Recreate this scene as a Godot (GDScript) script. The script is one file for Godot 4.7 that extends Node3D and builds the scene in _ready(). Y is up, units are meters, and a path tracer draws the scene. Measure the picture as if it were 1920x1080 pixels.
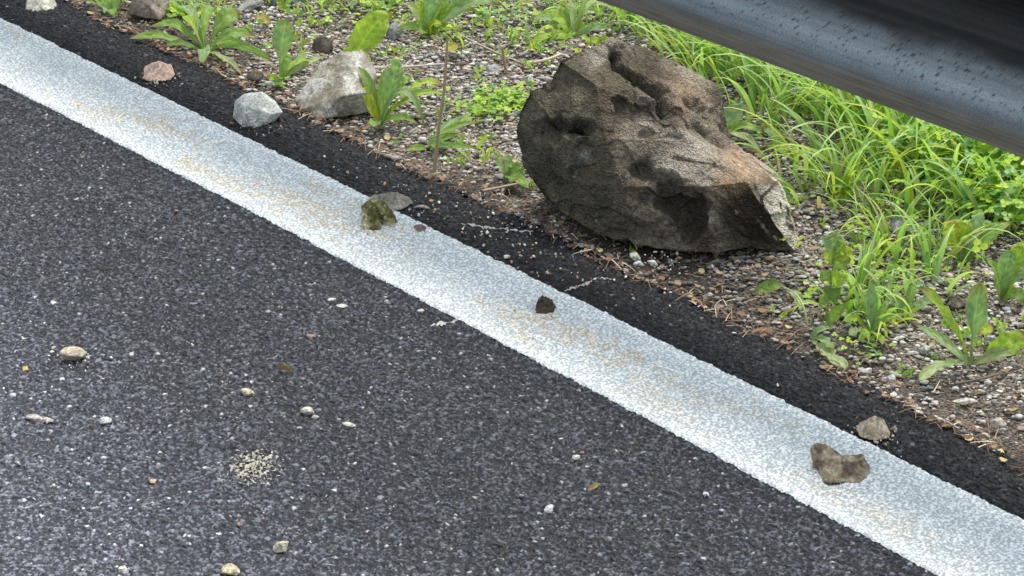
extends Node3D
# A roadside verge: asphalt with a painted edge line, fallen stones, a boulder under a guard rail, weeds and grass.

const ROAD_ORIGIN := Vector3(-0.8463, 0.0, -3.9896)
const ALONG := Vector3(0.641988, 0.0, 0.766714)
const ACROSS := Vector3(0.766714, 0.0, -0.641988)
const TILE := 1.28
const TEX := 1024

var rng := RandomNumberGenerator.new()
var fine := FastNoiseLite.new()
var broad := FastNoiseLite.new()
var cell := FastNoiseLite.new()
var ridged := FastNoiseLite.new()
var block := FastNoiseLite.new()
var asphalt_height := PackedFloat32Array()
var used_names := {}
var mats := {}
var sphere_cache := {}

# ---------------------------------------------------------------- helpers

func numbered(called: String) -> String:
	var n: int = used_names.get(called, 0)
	used_names[called] = n + 1
	return called if n == 0 else "%s_%03d" % [called, n]

func tag(o: Node, label := "", category := "", group := "", kind := "") -> Node:
	if label: o.set_meta("label", label)
	if category: o.set_meta("category", category)
	if group: o.set_meta("group", group)
	if kind: o.set_meta("kind", kind)
	return o

func put(called: String, mesh: Mesh, material: Material, parent: Node = self, at := Vector3.ZERO) -> MeshInstance3D:
	var o := MeshInstance3D.new()
	o.name = numbered(called) if parent == self else called
	o.mesh = mesh
	o.material_override = material
	o.position = at
	parent.add_child(o, true)
	return o

func thing(called: String, label: String, category: String, at: Vector3, group := "") -> Node3D:
	var o := Node3D.new()
	o.name = numbered(called)
	add_child(o, true)
	o.position = at
	tag(o, label, category, group)
	return o

func rd(s: float, n: float, y := 0.0) -> Vector3:
	return ROAD_ORIGIN + ALONG * s + ACROSS * n + Vector3(0, y, 0)

func bend(s: float, a: float, b: float, c: float) -> float:
	var k := clampf(s, -0.7, 2.7)
	return a * k * k + b * k + c + (2.0 * a * k + b) * (s - k)

func line_low(s: float) -> float: return bend(s, -0.0069, 0.0123, 0.0026)
func line_high(s: float) -> float: return bend(s, -0.0023, 0.0008, 0.1735)
func edge_at(s: float) -> float:
	return bend(s, -0.0045, -0.0115, 0.321) + 0.010 * fine.get_noise_2d(s * 90.0, 7.0) + 0.006 * fine.get_noise_2d(s * 380.0, 31.0)

func soil_y(x: float, z: float) -> float:
	var n := (Vector3(x, 0, z) - ROAD_ORIGIN).dot(ACROSS)
	return -0.010 + 0.010 * broad.get_noise_2d(x * 60.0, z * 60.0) + 0.004 * fine.get_noise_2d(x * 300.0, z * 300.0) + 0.02 * smoothstep(0.35, 0.9, n)

func mesh_from(v: PackedVector3Array, idx: PackedInt32Array, col := PackedColorArray(), uv := PackedVector2Array(), nrm := PackedVector3Array()) -> ArrayMesh:
	var a := []
	a.resize(Mesh.ARRAY_MAX)
	a[Mesh.ARRAY_VERTEX] = v
	a[Mesh.ARRAY_INDEX] = idx
	if col.size(): a[Mesh.ARRAY_COLOR] = col
	if uv.size(): a[Mesh.ARRAY_TEX_UV] = uv
	a[Mesh.ARRAY_NORMAL] = nrm if nrm.size() else normals_of(v, idx)
	var m := ArrayMesh.new()
	m.add_surface_from_arrays(Mesh.PRIMITIVE_TRIANGLES, a)
	return m

func normals_of(v: PackedVector3Array, idx: PackedInt32Array) -> PackedVector3Array:
	var n := PackedVector3Array()
	n.resize(v.size())
	for t in range(0, idx.size(), 3):
		var a := idx[t]
		var b := idx[t + 1]
		var c := idx[t + 2]
		var f := (v[c] - v[a]).cross(v[b] - v[a])
		n[a] += f
		n[b] += f
		n[c] += f
	for i in n.size():
		n[i] = n[i].normalized() if n[i].length_squared() > 1e-20 else Vector3.UP
	return n

func grey_texture(noise: FastNoiseLite, size: int, lo: float, hi: float) -> ImageTexture:
	var im := noise.get_seamless_image(size, size)
	im.convert(Image.FORMAT_L8)
	var d := im.get_data()
	for i in d.size():
		d[i] = int(clampf(lerpf(lo, hi, d[i] / 255.0), 0.0, 1.0) * 255.0)
	return ImageTexture.create_from_image(Image.create_from_data(size, size, false, Image.FORMAT_L8, d))

func new_noise(kind: int, s: int, freq: float, octaves: int) -> FastNoiseLite:
	var n := FastNoiseLite.new()
	n.noise_type = kind
	n.seed = s
	n.frequency = freq
	n.fractal_octaves = octaves
	return n

# ---------------------------------------------------------------- asphalt texture: aggregate stones bedded in binder

func make_asphalt() -> void:
	var size := TEX
	asphalt_height.resize(size * size)
	asphalt_height.fill(0.0)
	var tone := PackedFloat32Array()
	tone.resize(size * size)
	tone.fill(0.018)
	var warm := PackedFloat32Array()
	warm.resize(size * size)
	warm.fill(0.0)
	var r := RandomNumberGenerator.new()
	r.seed = 11
	var cells := 310
	var step := size / float(cells)
	for gy in cells:
		for gx in cells:
			var cx := (gx + r.randf()) * step
			var cy := (gy + r.randf()) * step
			var big := r.randf()
			var a := lerpf(1.25, 3.2, pow(big, 2.6))
			var b := a * r.randf_range(0.55, 0.95)
			var turn := r.randf() * PI
			var c := cos(turn)
			var s := sin(turn)
			var top := r.randf_range(0.45, 1.0)
			var tx := r.randf_range(-0.10, 0.10)
			var ty := r.randf_range(-0.10, 0.10)
			var pick := r.randf()
			var t := lerpf(0.022, 0.098, pow(r.randf(), 1.5))
			var w := r.randf_range(-0.5, 0.5)
			if pick > 0.93: t = r.randf_range(0.10, 0.17)
			if pick > 0.986: t = r.randf_range(0.25, 0.45)
			var square := r.randf_range(2.0, 4.0)
			var reach := int(ceil(a)) + 1
			var ix := int(cx)
			var iy := int(cy)
			for y in range(iy - reach, iy + reach + 1):
				for x in range(ix - reach, ix + reach + 1):
					var dx := x - cx
					var dy := y - cy
					var u := (dx * c + dy * s) / a
					var v := (dy * c - dx * s) / b
					var q := pow(absf(u), square) + pow(absf(v), square)
					if q < 1.0:
						var h := top * (1.0 - q * q * 0.75) + tx * dx + ty * dy
						var i := posmod(y, size) * size + posmod(x, size)
						if h > asphalt_height[i]:
							asphalt_height[i] = h
							tone[i] = t * (1.0 - 0.35 * q)
							warm[i] = w
	var grain := new_noise(FastNoiseLite.TYPE_SIMPLEX, 5, 0.30, 2).get_seamless_image(size, size).get_data()
	var colour := PackedByteArray()
	colour.resize(size * size * 3)
	var height := PackedByteArray()
	height.resize(size * size)
	var paint := PackedByteArray()
	paint.resize(size * size * 3)
	var ghost := new_noise(FastNoiseLite.TYPE_SIMPLEX, 15, 0.24, 3).get_seamless_image(size, size).get_data()
	for i in size * size:
		var x := i % size
		var y := i / size
		var g := grain[i] / 127.5 - 1.0
		var t := tone[i] * (1.0 + 0.45 * g)
		var w := warm[i] * 0.10
		var cool := 1.0 - smoothstep(0.10, 0.22, t)
		colour[i * 3] = srgb8(3.0 * t * (1.0 + w))
		colour[i * 3 + 1] = srgb8(3.0 * t * (1.0 + 0.02 * cool))
		colour[i * 3 + 2] = srgb8(3.0 * t * (1.0 + 0.21 * cool - w))
		var h := clampf(asphalt_height[i] + 0.08 * g, 0.0, 1.0)
		height[i] = int(h * 255.0)
		# worn paint: the white keeps to the tops of the stones, dirt settles between them
		var up := asphalt_height[posmod(y - 1, size) * size + x]
		var lf := asphalt_height[y * size + posmod(x - 1, size)]
		var k := smoothstep(-0.25, 0.60, (ghost[i] / 127.5 - 1.0) * 0.85 + ((h + up + lf) / 3.0 - 0.5) * 0.75 + 0.14)
		k = clampf(k + 0.12 * g, 0.0, 1.0)
		paint[i * 3] = srgb8(lerpf(0.35, 0.85, k))
		paint[i * 3 + 1] = srgb8(lerpf(0.39, 0.86, k))
		paint[i * 3 + 2] = srgb8(lerpf(0.42, 0.86, k))
	var ct := ImageTexture.create_from_image(Image.create_from_data(size, size, false, Image.FORMAT_RGB8, colour))
	var ht := ImageTexture.create_from_image(Image.create_from_data(size, size, false, Image.FORMAT_L8, height))
	var pt := ImageTexture.create_from_image(Image.create_from_data(size, size, false, Image.FORMAT_RGB8, paint))
	var m := StandardMaterial3D.new()
	m.albedo_texture = ct
	m.vertex_color_use_as_albedo = true
	m.roughness = 0.6
	m.metallic_specular = 0.26
	m.heightmap_enabled = true
	m.heightmap_texture = ht
	m.heightmap_scale = 0.22
	mats.asphalt = m
	var p := StandardMaterial3D.new()
	p.albedo_texture = pt
	p.vertex_color_use_as_albedo = true
	p.roughness = 0.75
	p.heightmap_enabled = true
	p.heightmap_texture = ht
	p.heightmap_scale = 0.06
	mats.paint = p

func srgb8(v: float) -> int:
	v = clampf(v, 0.0, 1.0)
	return int((v * 12.92 if v < 0.0031308 else 1.055 * pow(v, 1.0 / 2.4) - 0.055) * 255.0 + 0.5)

func relief(x: float, z: float) -> float:
	var px := posmod(int(floor(x / TILE * TEX)), TEX)
	var py := posmod(int(floor(z / TILE * TEX)), TEX)
	return asphalt_height[py * TEX + px]

func make_materials() -> void:
	var rock := StandardMaterial3D.new()
	rock.vertex_color_use_as_albedo = true
	rock.albedo_texture = grey_texture(new_noise(FastNoiseLite.TYPE_SIMPLEX_SMOOTH, 3, 0.03, 5), 512, 0.56, 1.22)
	rock.uv1_triplanar = true
	rock.uv1_scale = Vector3.ONE * 8.0
	rock.roughness = 0.86
	rock.metallic_specular = 0.35
	rock.heightmap_enabled = true
	rock.heightmap_texture = grey_texture(new_noise(FastNoiseLite.TYPE_SIMPLEX, 8, 0.06, 4), 512, 0.0, 1.0)
	rock.heightmap_scale = 0.6
	mats.rock = rock
	var small := rock.duplicate()
	small.uv1_scale = Vector3.ONE * 11.0
	small.heightmap_scale = 0.12
	mats.stone = small
	var gravel := StandardMaterial3D.new()
	gravel.vertex_color_use_as_albedo = true
	gravel.roughness = 0.8
	mats.gravel = gravel
	var soil := StandardMaterial3D.new()
	soil.vertex_color_use_as_albedo = true
	soil.albedo_texture = grey_texture(new_noise(FastNoiseLite.TYPE_SIMPLEX, 21, 0.09, 4), 512, 0.15, 1.35)
	soil.uv1_triplanar = true
	soil.uv1_world_triplanar = true
	soil.uv1_scale = Vector3.ONE * 3.1
	soil.roughness = 0.95
	soil.heightmap_enabled = true
	soil.heightmap_texture = soil.albedo_texture
	soil.heightmap_scale = 0.5
	mats.soil = soil
	# leaves: pale midrib, side veins, slightly blotched
	var w := 128
	var h := 256
	var d := PackedByteArray()
	d.resize(w * h * 3)
	var b := PackedByteArray()
	b.resize(w * h)
	var blotch := new_noise(FastNoiseLite.TYPE_SIMPLEX, 4, 0.025, 4)
	for y in h:
		for x in w:
			var u := absf(x / float(w - 1) - 0.5) * 2.0
			var v := y / float(h - 1)
			var mid := exp(-pow(u / 0.07, 2.0))
			var side := pow(0.5 + 0.5 * cos((v * 8.0 - u * 1.1) * TAU), 10.0) * (1.0 - u * 0.7)
			var n := blotch.get_noise_2d(x, y)
			var k := 0.88 + 0.10 * n + 0.10 * side
			var i := y * w + x
			d[i * 3] = int(clampf(k + mid * 0.16, 0, 1) * 255)
			d[i * 3 + 1] = int(clampf(k + mid * 0.15, 0, 1) * 255)
			d[i * 3 + 2] = int(clampf(k + mid * 0.12, 0, 1) * 255)
			b[i] = int(clampf(0.6 - 0.4 * side - 0.3 * mid + 0.15 * n, 0, 1) * 255)
	var leaf := StandardMaterial3D.new()
	leaf.albedo_texture = ImageTexture.create_from_image(Image.create_from_data(w, h, false, Image.FORMAT_RGB8, d))
	leaf.vertex_color_use_as_albedo = true
	leaf.cull_mode = BaseMaterial3D.CULL_DISABLED
	leaf.roughness = 0.55
	leaf.metallic_specular = 0.4
	leaf.backlight_enabled = true
	leaf.backlight = Color(0.95, 1.0, 0.75)
	leaf.heightmap_enabled = true
	leaf.heightmap_texture = ImageTexture.create_from_image(Image.create_from_data(w, h, false, Image.FORMAT_L8, b))
	leaf.heightmap_scale = 0.06
	mats.leaf = leaf
	var blade := StandardMaterial3D.new()
	blade.vertex_color_use_as_albedo = true
	blade.cull_mode = BaseMaterial3D.CULL_DISABLED
	blade.roughness = 0.42
	blade.backlight_enabled = true
	blade.backlight = Color(0.95, 1.0, 0.75)
	mats.blade = blade
	var litter := StandardMaterial3D.new()
	litter.vertex_color_use_as_albedo = true
	litter.cull_mode = BaseMaterial3D.CULL_DISABLED
	litter.roughness = 0.85
	mats.litter = litter
	var metal := StandardMaterial3D.new()
	metal.vertex_color_use_as_albedo = true
	metal.albedo_texture = grey_texture(new_noise(FastNoiseLite.TYPE_SIMPLEX, 44, 0.16, 3), 512, 0.65, 1.15)
	metal.uv1_triplanar = true
	metal.uv1_world_triplanar = true
	metal.uv1_scale = Vector3.ONE * 4.0
	metal.metallic = 0.25
	metal.roughness = 0.68
	mats.metal = metal

# ---------------------------------------------------------------- road, line, soil

func road_grid(x0: float, x1: float, z0: float, z1: float, step: float) -> void:
	var nx := int((x1 - x0) / step) + 1
	var nz := int((z1 - z0) / step) + 1
	var v := PackedVector3Array()
	var col := PackedColorArray()
	var uv := PackedVector2Array()
	var idx := PackedInt32Array()
	var id := PackedInt32Array()
	id.resize(nx * nz)
	id.fill(-1)
	for j in nz:
		for i in nx:
			var x := x0 + i * step
			var z := z0 + j * step
			var rel := Vector3(x, 0, z) - ROAD_ORIGIN
			var s := rel.dot(ALONG)
			var n := rel.dot(ACROSS)
			var e := edge_at(s) - n
			if e < -0.03: continue
			var h := relief(x, z)
			var low := line_low(s)
			var high := line_high(s)
			var y := h * 0.0030 + 0.0012 * broad.get_noise_2d(x * 40.0, z * 40.0)
			if e < 0.02: y -= 0.030 * pow((0.02 - e) / 0.05, 1.5)
			id[j * nx + i] = v.size()
			v.append(Vector3(x, y, z))
			uv.append(Vector2(x / TILE, z / TILE))
			# dust and sky sheen, both painted pale, on the trafficked side; a darker strip between the line and the verge
			var dust_sheen := smoothstep(0.25, 0.95, low - n + 0.10 * (1.5 - s))
			var k := lerpf(1.10, 2.75, dust_sheen) + 0.05 * broad.get_noise_2d(x * 35.0 + 50.0, z * 35.0)
			if n > high: k *= 0.32
			var patch := smoothstep(0.30, 0.62, broad.get_noise_2d(x * 130.0, z * 130.0 + 90.0)) * 0.5 * dust_sheen
			k *= 0.3333
			var c := Color(k * 0.97, k * 1.0, k * 1.03)
			c = c.lerp(Color(1.0, 1.0, 1.0), clampf(patch * h * 0.35, 0.0, 0.4))
			col.append(c)
	for j in nz - 1:
		for i in nx - 1:
			var a := id[j * nx + i]
			var b := id[j * nx + i + 1]
			var c := id[(j + 1) * nx + i]
			var d := id[(j + 1) * nx + i + 1]
			if a < 0 or b < 0 or c < 0 or d < 0: continue
			idx.append_array([a, b, d, a, d, c])
	tag(put("road", mesh_from(v, idx, col, uv), mats.asphalt), "dark worn asphalt lane with pale aggregate specks", "road", "", "structure")

func road_far(x0: float, x1: float, z0: float, z1: float) -> void:
	# the road beyond the part in view, in strips that follow its bend, left open where the detailed part lies
	var v := PackedVector3Array()
	var col := PackedColorArray()
	var uv := PackedVector2Array()
	var idx := PackedInt32Array()
	var rows := 240
	var cols := 40
	for i in rows + 1:
		var s := lerpf(-28.0, 32.0, i / float(rows))
		var e := edge_at(s)
		for j in cols + 1:
			var n := lerpf(e, e - 1.2, j / 20.0) if j <= 20 else lerpf(e - 1.2, e - 6.2, (j - 20) / float(cols - 20))
			var p := rd(s, n, -0.004)
			v.append(p)
			uv.append(Vector2(p.x / TILE, p.z / TILE))
			var q := clampf(s, -0.7, 2.7)
			var k := lerpf(1.10, 2.75, smoothstep(0.25, 0.95, line_low(s) - n + 0.10 * (1.5 - q))) / 3.0  # same dust and painted sheen as the detailed part
			if n > line_high(s): k *= 0.32
			col.append(Color(k * 0.97, k, k * 1.03))
	for i in rows:
		for j in cols:
			var a := i * (cols + 1) + j
			idx.append_array([a, a + 1, a + cols + 2, a, a + cols + 2, a + cols + 1])
	tag(put("road", mesh_from(v, idx, col, uv), mats.asphalt), "asphalt lane running on under and past the part in view", "road", "", "structure")

func edge_line() -> void:
	var v := PackedVector3Array()
	var col := PackedColorArray()
	var uv := PackedVector2Array()
	var idx := PackedInt32Array()
	var step := 0.0028
	var s0 := -0.55
	var rows := int(3.2 / step)
	var cols := 72
	var id := PackedInt32Array()
	id.resize((rows + 1) * (cols + 1))
	id.fill(-1)
	for i in rows + 1:
		var s := s0 + i * step
		var lo := line_low(s)
		var hi := line_high(s)
		for j in cols + 1:
			var t := j / float(cols)
			var n := lerpf(lo + 0.0022 * fine.get_noise_2d(s * 500.0, 3.0) + 0.0014 * fine.get_noise_2d(s * 2200.0, 9.0), hi + 0.0022 * fine.get_noise_2d(s * 500.0, 43.0) + 0.0014 * fine.get_noise_2d(s * 2200.0, 49.0), t)
			var p := rd(s, n)
			var h := relief(p.x, p.z)
			var inside := minf(n - lo, hi - n)
			p.y = h * 0.0016 + 0.0030 + 0.0012 * broad.get_noise_2d(p.x * 40.0, p.z * 40.0)
			if j == 0 or j == cols: p.y -= 0.0022
			id[i * (cols + 1) + j] = v.size()
			v.append(p)
			uv.append(Vector2(p.x / TILE, p.z / TILE))
			var rust := smoothstep(0.02, 0.60, broad.get_noise_2d(s * 55.0 + 20.0, n * 140.0) + 0.6 * fine.get_noise_2d(s * 420.0, n * 700.0))
			rust *= smoothstep(0.0, 0.035, inside) * (0.55 if s > 1.45 else 1.0)
			var clean := lerpf(1.11, 1.02, smoothstep(0.008, 0.028, inside + 0.008 * fine.get_noise_2d(s * 90.0, n * 90.0)))
			var worn := 1.0 + 0.10 * broad.get_noise_2d(s * 70.0, n * 70.0 + 40.0)
			var c := Color(0.90, 0.90, 0.90) * clean * worn
			c = c.lerp(Color(0.95, 0.74, 0.48), rust * 0.52)
			col.append(c)
	for i in rows:
		for j in cols:
			var a := id[i * (cols + 1) + j]
			var b := id[i * (cols + 1) + j + 1]
			var c := id[(i + 1) * (cols + 1) + j]
			var d := id[(i + 1) * (cols + 1) + j + 1]
			if a < 0 or b < 0 or c < 0 or d < 0: continue
			idx.append_array([a, d, b, a, c, d])
	tag(put("edge_line", mesh_from(v, idx, col, uv), mats.paint), "worn white painted edge line with rusty yellow stains", "road marking", "", "structure")
	# the same line further along the road, past both ends of the part in view
	for span in [[-24.0, s0], [s0 + rows * step, 28.0]]:
		var st := SurfaceTool.new()
		st.begin(Mesh.PRIMITIVE_TRIANGLES)
		for i in 40:
			var a := lerpf(span[0], span[1], i / 40.0)
			var b := lerpf(span[0], span[1], (i + 1) / 40.0)
			var q := [rd(a, line_low(a), 0.003), rd(a, line_high(a), 0.003), rd(b, line_high(b), 0.003), rd(b, line_low(b), 0.003)]
			for k in [0, 1, 2, 0, 2, 3]:
				st.set_color(Color(0.95, 0.95, 0.95))
				st.set_uv(Vector2(q[k].x, q[k].z) / TILE)
				st.set_normal(Vector3.UP)
				st.add_vertex(q[k])
		tag(put("edge_line", st.commit(), mats.paint), "white edge line running on along the road", "road marking", "", "structure")

func gravel_share(x: float, z: float) -> float:
	var rel := Vector3(x, 0, z) - ROAD_ORIGIN
	var n := rel.dot(ACROSS) - edge_at(rel.dot(ALONG))
	var k := 0.30 + 0.55 * smoothstep(0.05, 0.20, n) + 0.35 * broad.get_noise_2d(x * 45.0 + 5.0, z * 45.0)
	var p := Vector2(x, z)
	for w in [[Vector2(-0.088, -3.964), 0.26, 0.5], [Vector2(-0.314, -4.205), 0.16, 0.4], [Vector2(0.460, -3.385), 0.17, 0.6], [Vector2(0.544, -3.217), 0.15, 0.25], [Vector2(0.000, -3.723), 0.09, 0.4], [Vector2(0.313, -3.226), 0.10, 0.1]]:
		k += w[2] * exp(-p.distance_squared_to(w[0]) / (w[1] * w[1]))
	return k

func overhang_shade(x: float, z: float) -> float:
	# shade under the boulder's overhang, painted into the soil and gravel colours
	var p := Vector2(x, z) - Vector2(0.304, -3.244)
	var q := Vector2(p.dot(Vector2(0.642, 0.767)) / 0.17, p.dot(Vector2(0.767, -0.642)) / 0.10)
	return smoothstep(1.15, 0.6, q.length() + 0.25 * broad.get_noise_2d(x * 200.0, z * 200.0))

func soil_ground() -> void:
	var x0 := -1.15
	var z0 := -4.75
	var step := 0.006
	var nx := int(2.5 / step)
	var nz := int(2.6 / step)
	var v := PackedVector3Array()
	var col := PackedColorArray()
	var idx := PackedInt32Array()
	var id := PackedInt32Array()
	id.resize(nx * nz)
	id.fill(-1)
	for j in nz:
		for i in nx:
			var x := x0 + i * step
			var z := z0 + j * step
			var rel := Vector3(x, 0, z) - ROAD_ORIGIN
			if rel.dot(ACROSS) < edge_at(rel.dot(ALONG)) - 0.06: continue
			id[j * nx + i] = v.size()
			v.append(Vector3(x, soil_y(x, z) + 0.0035 * cell.get_noise_2d(x * 700.0, z * 700.0), z))
			var g := clampf(gravel_share(x, z), 0.0, 1.0)
			var m := fine.get_noise_2d(x * 120.0, z * 120.0)
			var c := Color(0.070, 0.048, 0.032).lerp(Color(0.33, 0.295, 0.25), g * 0.9)
			c = c * (1.0 + 0.5 * m) * (1.0 - 0.5 * overhang_shade(x, z))
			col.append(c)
	for j in nz - 1:
		for i in nx - 1:
			var a := id[j * nx + i]
			var b := id[j * nx + i + 1]
			var c := id[(j + 1) * nx + i]
			var d := id[(j + 1) * nx + i + 1]
			if a < 0 or b < 0 or c < 0 or d < 0: continue
			idx.append_array([a, b, d, a, d, c])
	tag(put("ground", mesh_from(v, idx, col), mats.soil), "dark gravelly soil of the road verge", "ground", "", "structure")
	# the verge strip running on along the road
	v = PackedVector3Array()
	col = PackedColorArray()
	idx = PackedInt32Array()
	for i in 241:
		var s := lerpf(-28.0, 32.0, i / 240.0)
		for j in 17:
			var n := edge_at(s) - 0.05 + j * 0.2
			var p := rd(s, n)
			p.y = soil_y(p.x, p.z) - 0.016
			v.append(p)
			var m := fine.get_noise_2d(p.x * 40.0, p.z * 40.0)
			col.append(Color(0.15, 0.13, 0.105).lerp(Color(0.09, 0.12, 0.04), smoothstep(0.6, 1.6, n + 0.5 * m)))
			if i < 240 and j < 16:
				var a := i * 17 + j
				idx.append_array([a, a + 18, a + 1, a, a + 17, a + 18])
	tag(put("ground", mesh_from(v, idx, col), mats.soil), "soil of the verge running on along the road", "ground", "", "structure")
	# the land around, out to the horizon
	var st := SurfaceTool.new()
	st.begin(Mesh.PRIMITIVE_TRIANGLES)
	var q := [Vector3(-400, -0.05, -400), Vector3(400, -0.05, -400), Vector3(400, -0.05, 400), Vector3(-400, -0.05, 400)]
	for k in [0, 1, 2, 0, 2, 3]:
		st.set_color(Color(0.07, 0.085, 0.04))
		st.set_normal(Vector3.UP)
		st.add_vertex(q[k])
	tag(put("land", st.commit(), mats.soil), "flat green land reaching to the horizon", "ground", "", "structure")

func hillside() -> void:
	# the wooded rock slope on the inner side of the road, from which the stones fell
	var v := PackedVector3Array()
	var col := PackedColorArray()
	var idx := PackedInt32Array()
	var rows := 90
	var cols := 34
	for i in rows + 1:
		var s := lerpf(-26.0, 30.0, i / float(rows))
		for j in cols + 1:
			var t := j / float(cols)
			var up := t * 7.0
			var out := -9.0 - up * 1.0 + 0.9 * broad.get_noise_2d(s * 9.0, up * 9.0) + 0.35 * fine.get_noise_2d(s * 30.0, up * 30.0)
			v.append(rd(s, edge_at(0.0) + out, up - 0.1))
			var g := smoothstep(-0.1, 0.25, broad.get_noise_2d(s * 14.0 + 3.0, up * 14.0))
			col.append(Color(0.10, 0.085, 0.07).lerp(Color(0.035, 0.06, 0.02), g))
	for i in rows:
		for j in cols:
			var a := i * (cols + 1) + j
			idx.append_array([a, a + 1, a + cols + 2, a, a + cols + 2, a + cols + 1])
	tag(put("hillside", mesh_from(v, idx, col), mats.soil), "steep overgrown rock slope along the inner side of the road", "hill", "", "structure")

# ---------------------------------------------------------------- stones

func ico(level: int) -> Array:
	if sphere_cache.has(level): return sphere_cache[level]
	var p := (1.0 + sqrt(5.0)) / 2.0
	var v := PackedVector3Array([Vector3(-1, p, 0), Vector3(1, p, 0), Vector3(-1, -p, 0), Vector3(1, -p, 0), Vector3(0, -1, p), Vector3(0, 1, p), Vector3(0, -1, -p), Vector3(0, 1, -p), Vector3(p, 0, -1), Vector3(p, 0, 1), Vector3(-p, 0, -1), Vector3(-p, 0, 1)])
	for i in v.size(): v[i] = v[i].normalized()
	var f := PackedInt32Array([0, 11, 5, 0, 5, 1, 0, 1, 7, 0, 7, 10, 0, 10, 11, 1, 5, 9, 5, 11, 4, 11, 10, 2, 10, 7, 6, 7, 1, 8, 3, 9, 4, 3, 4, 2, 3, 2, 6, 3, 6, 8, 3, 8, 9, 4, 9, 5, 2, 4, 11, 6, 2, 10, 8, 6, 7, 9, 8, 1])
	for l in level:
		var mid := {}
		var g := PackedInt32Array()
		for t in range(0, f.size(), 3):
			var m := [0, 0, 0]
			for k in 3:
				var a := f[t + k]
				var b := f[t + (k + 1) % 3]
				var key := mini(a, b) * 1000003 + maxi(a, b)
				if not mid.has(key):
					mid[key] = v.size()
					v.append((v[a] + v[b]).normalized())
				m[k] = mid[key]
			g.append_array([f[t], m[0], m[2], f[t + 1], m[1], m[0], f[t + 2], m[2], m[1], m[0], m[1], m[2]])
		f = g
	for t in range(0, f.size(), 3):   # clockwise fronts
		var k := f[t + 1]
		f[t + 1] = f[t + 2]
		f[t + 2] = k
	sphere_cache[level] = [v, f]
	return sphere_cache[level]

func hull_radii(points: Array, centre: Vector3, dirs: PackedVector3Array) -> PackedFloat32Array:
	# star-shaped surface through the points: the hull of their directions gives the faces
	var d := []
	var rel := []
	for p in points:
		rel.append(p - centre)
		d.append((p - centre).normalized())
	var inv: Array[Basis] = []
	var n := d.size()
	for i in n:
		for j in range(i + 1, n):
			for k in range(j + 1, n):
				var nn: Vector3 = (d[j] - d[i]).cross(d[k] - d[i])
				if nn.length() < 1e-7: continue
				nn = nn.normalized()
				var off: float = nn.dot(d[i])
				if off < 0.0:
					nn = -nn
					off = -off
				var ok := true
				for m in n:
					if nn.dot(d[m]) > off + 1e-6:
						ok = false
						break
				if ok:
					var b := Basis(rel[i], rel[j], rel[k])
					if absf(b.determinant()) > 1e-14: inv.append(b.inverse())
	var out := PackedFloat32Array()
	out.resize(dirs.size())
	for q in dirs.size():
		var best := -1e9
		var w := Vector3.ONE
		for b in inv:
			var c := b * dirs[q]
			var low := minf(c.x, minf(c.y, c.z)) / (absf(c.x) + absf(c.y) + absf(c.z))
			if low > best:
				best = low
				w = c
				if low >= 0.0: break
		out[q] = 1.0 / maxf(w.x + w.y + w.z, 0.2)
	return out

func smooth_radii(r: PackedFloat32Array, f: PackedInt32Array, times: int) -> PackedFloat32Array:
	for k in times:
		var sum := PackedFloat32Array()
		var cnt := PackedFloat32Array()
		sum.resize(r.size())
		cnt.resize(r.size())
		for t in range(0, f.size(), 3):
			for m in 3:
				var a := f[t + m]
				var b := f[t + (m + 1) % 3]
				sum[a] += r[b]
				cnt[a] += 1.0
		for i in r.size(): r[i] = lerpf(r[i], sum[i] / cnt[i], 0.6)
	return r

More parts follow.
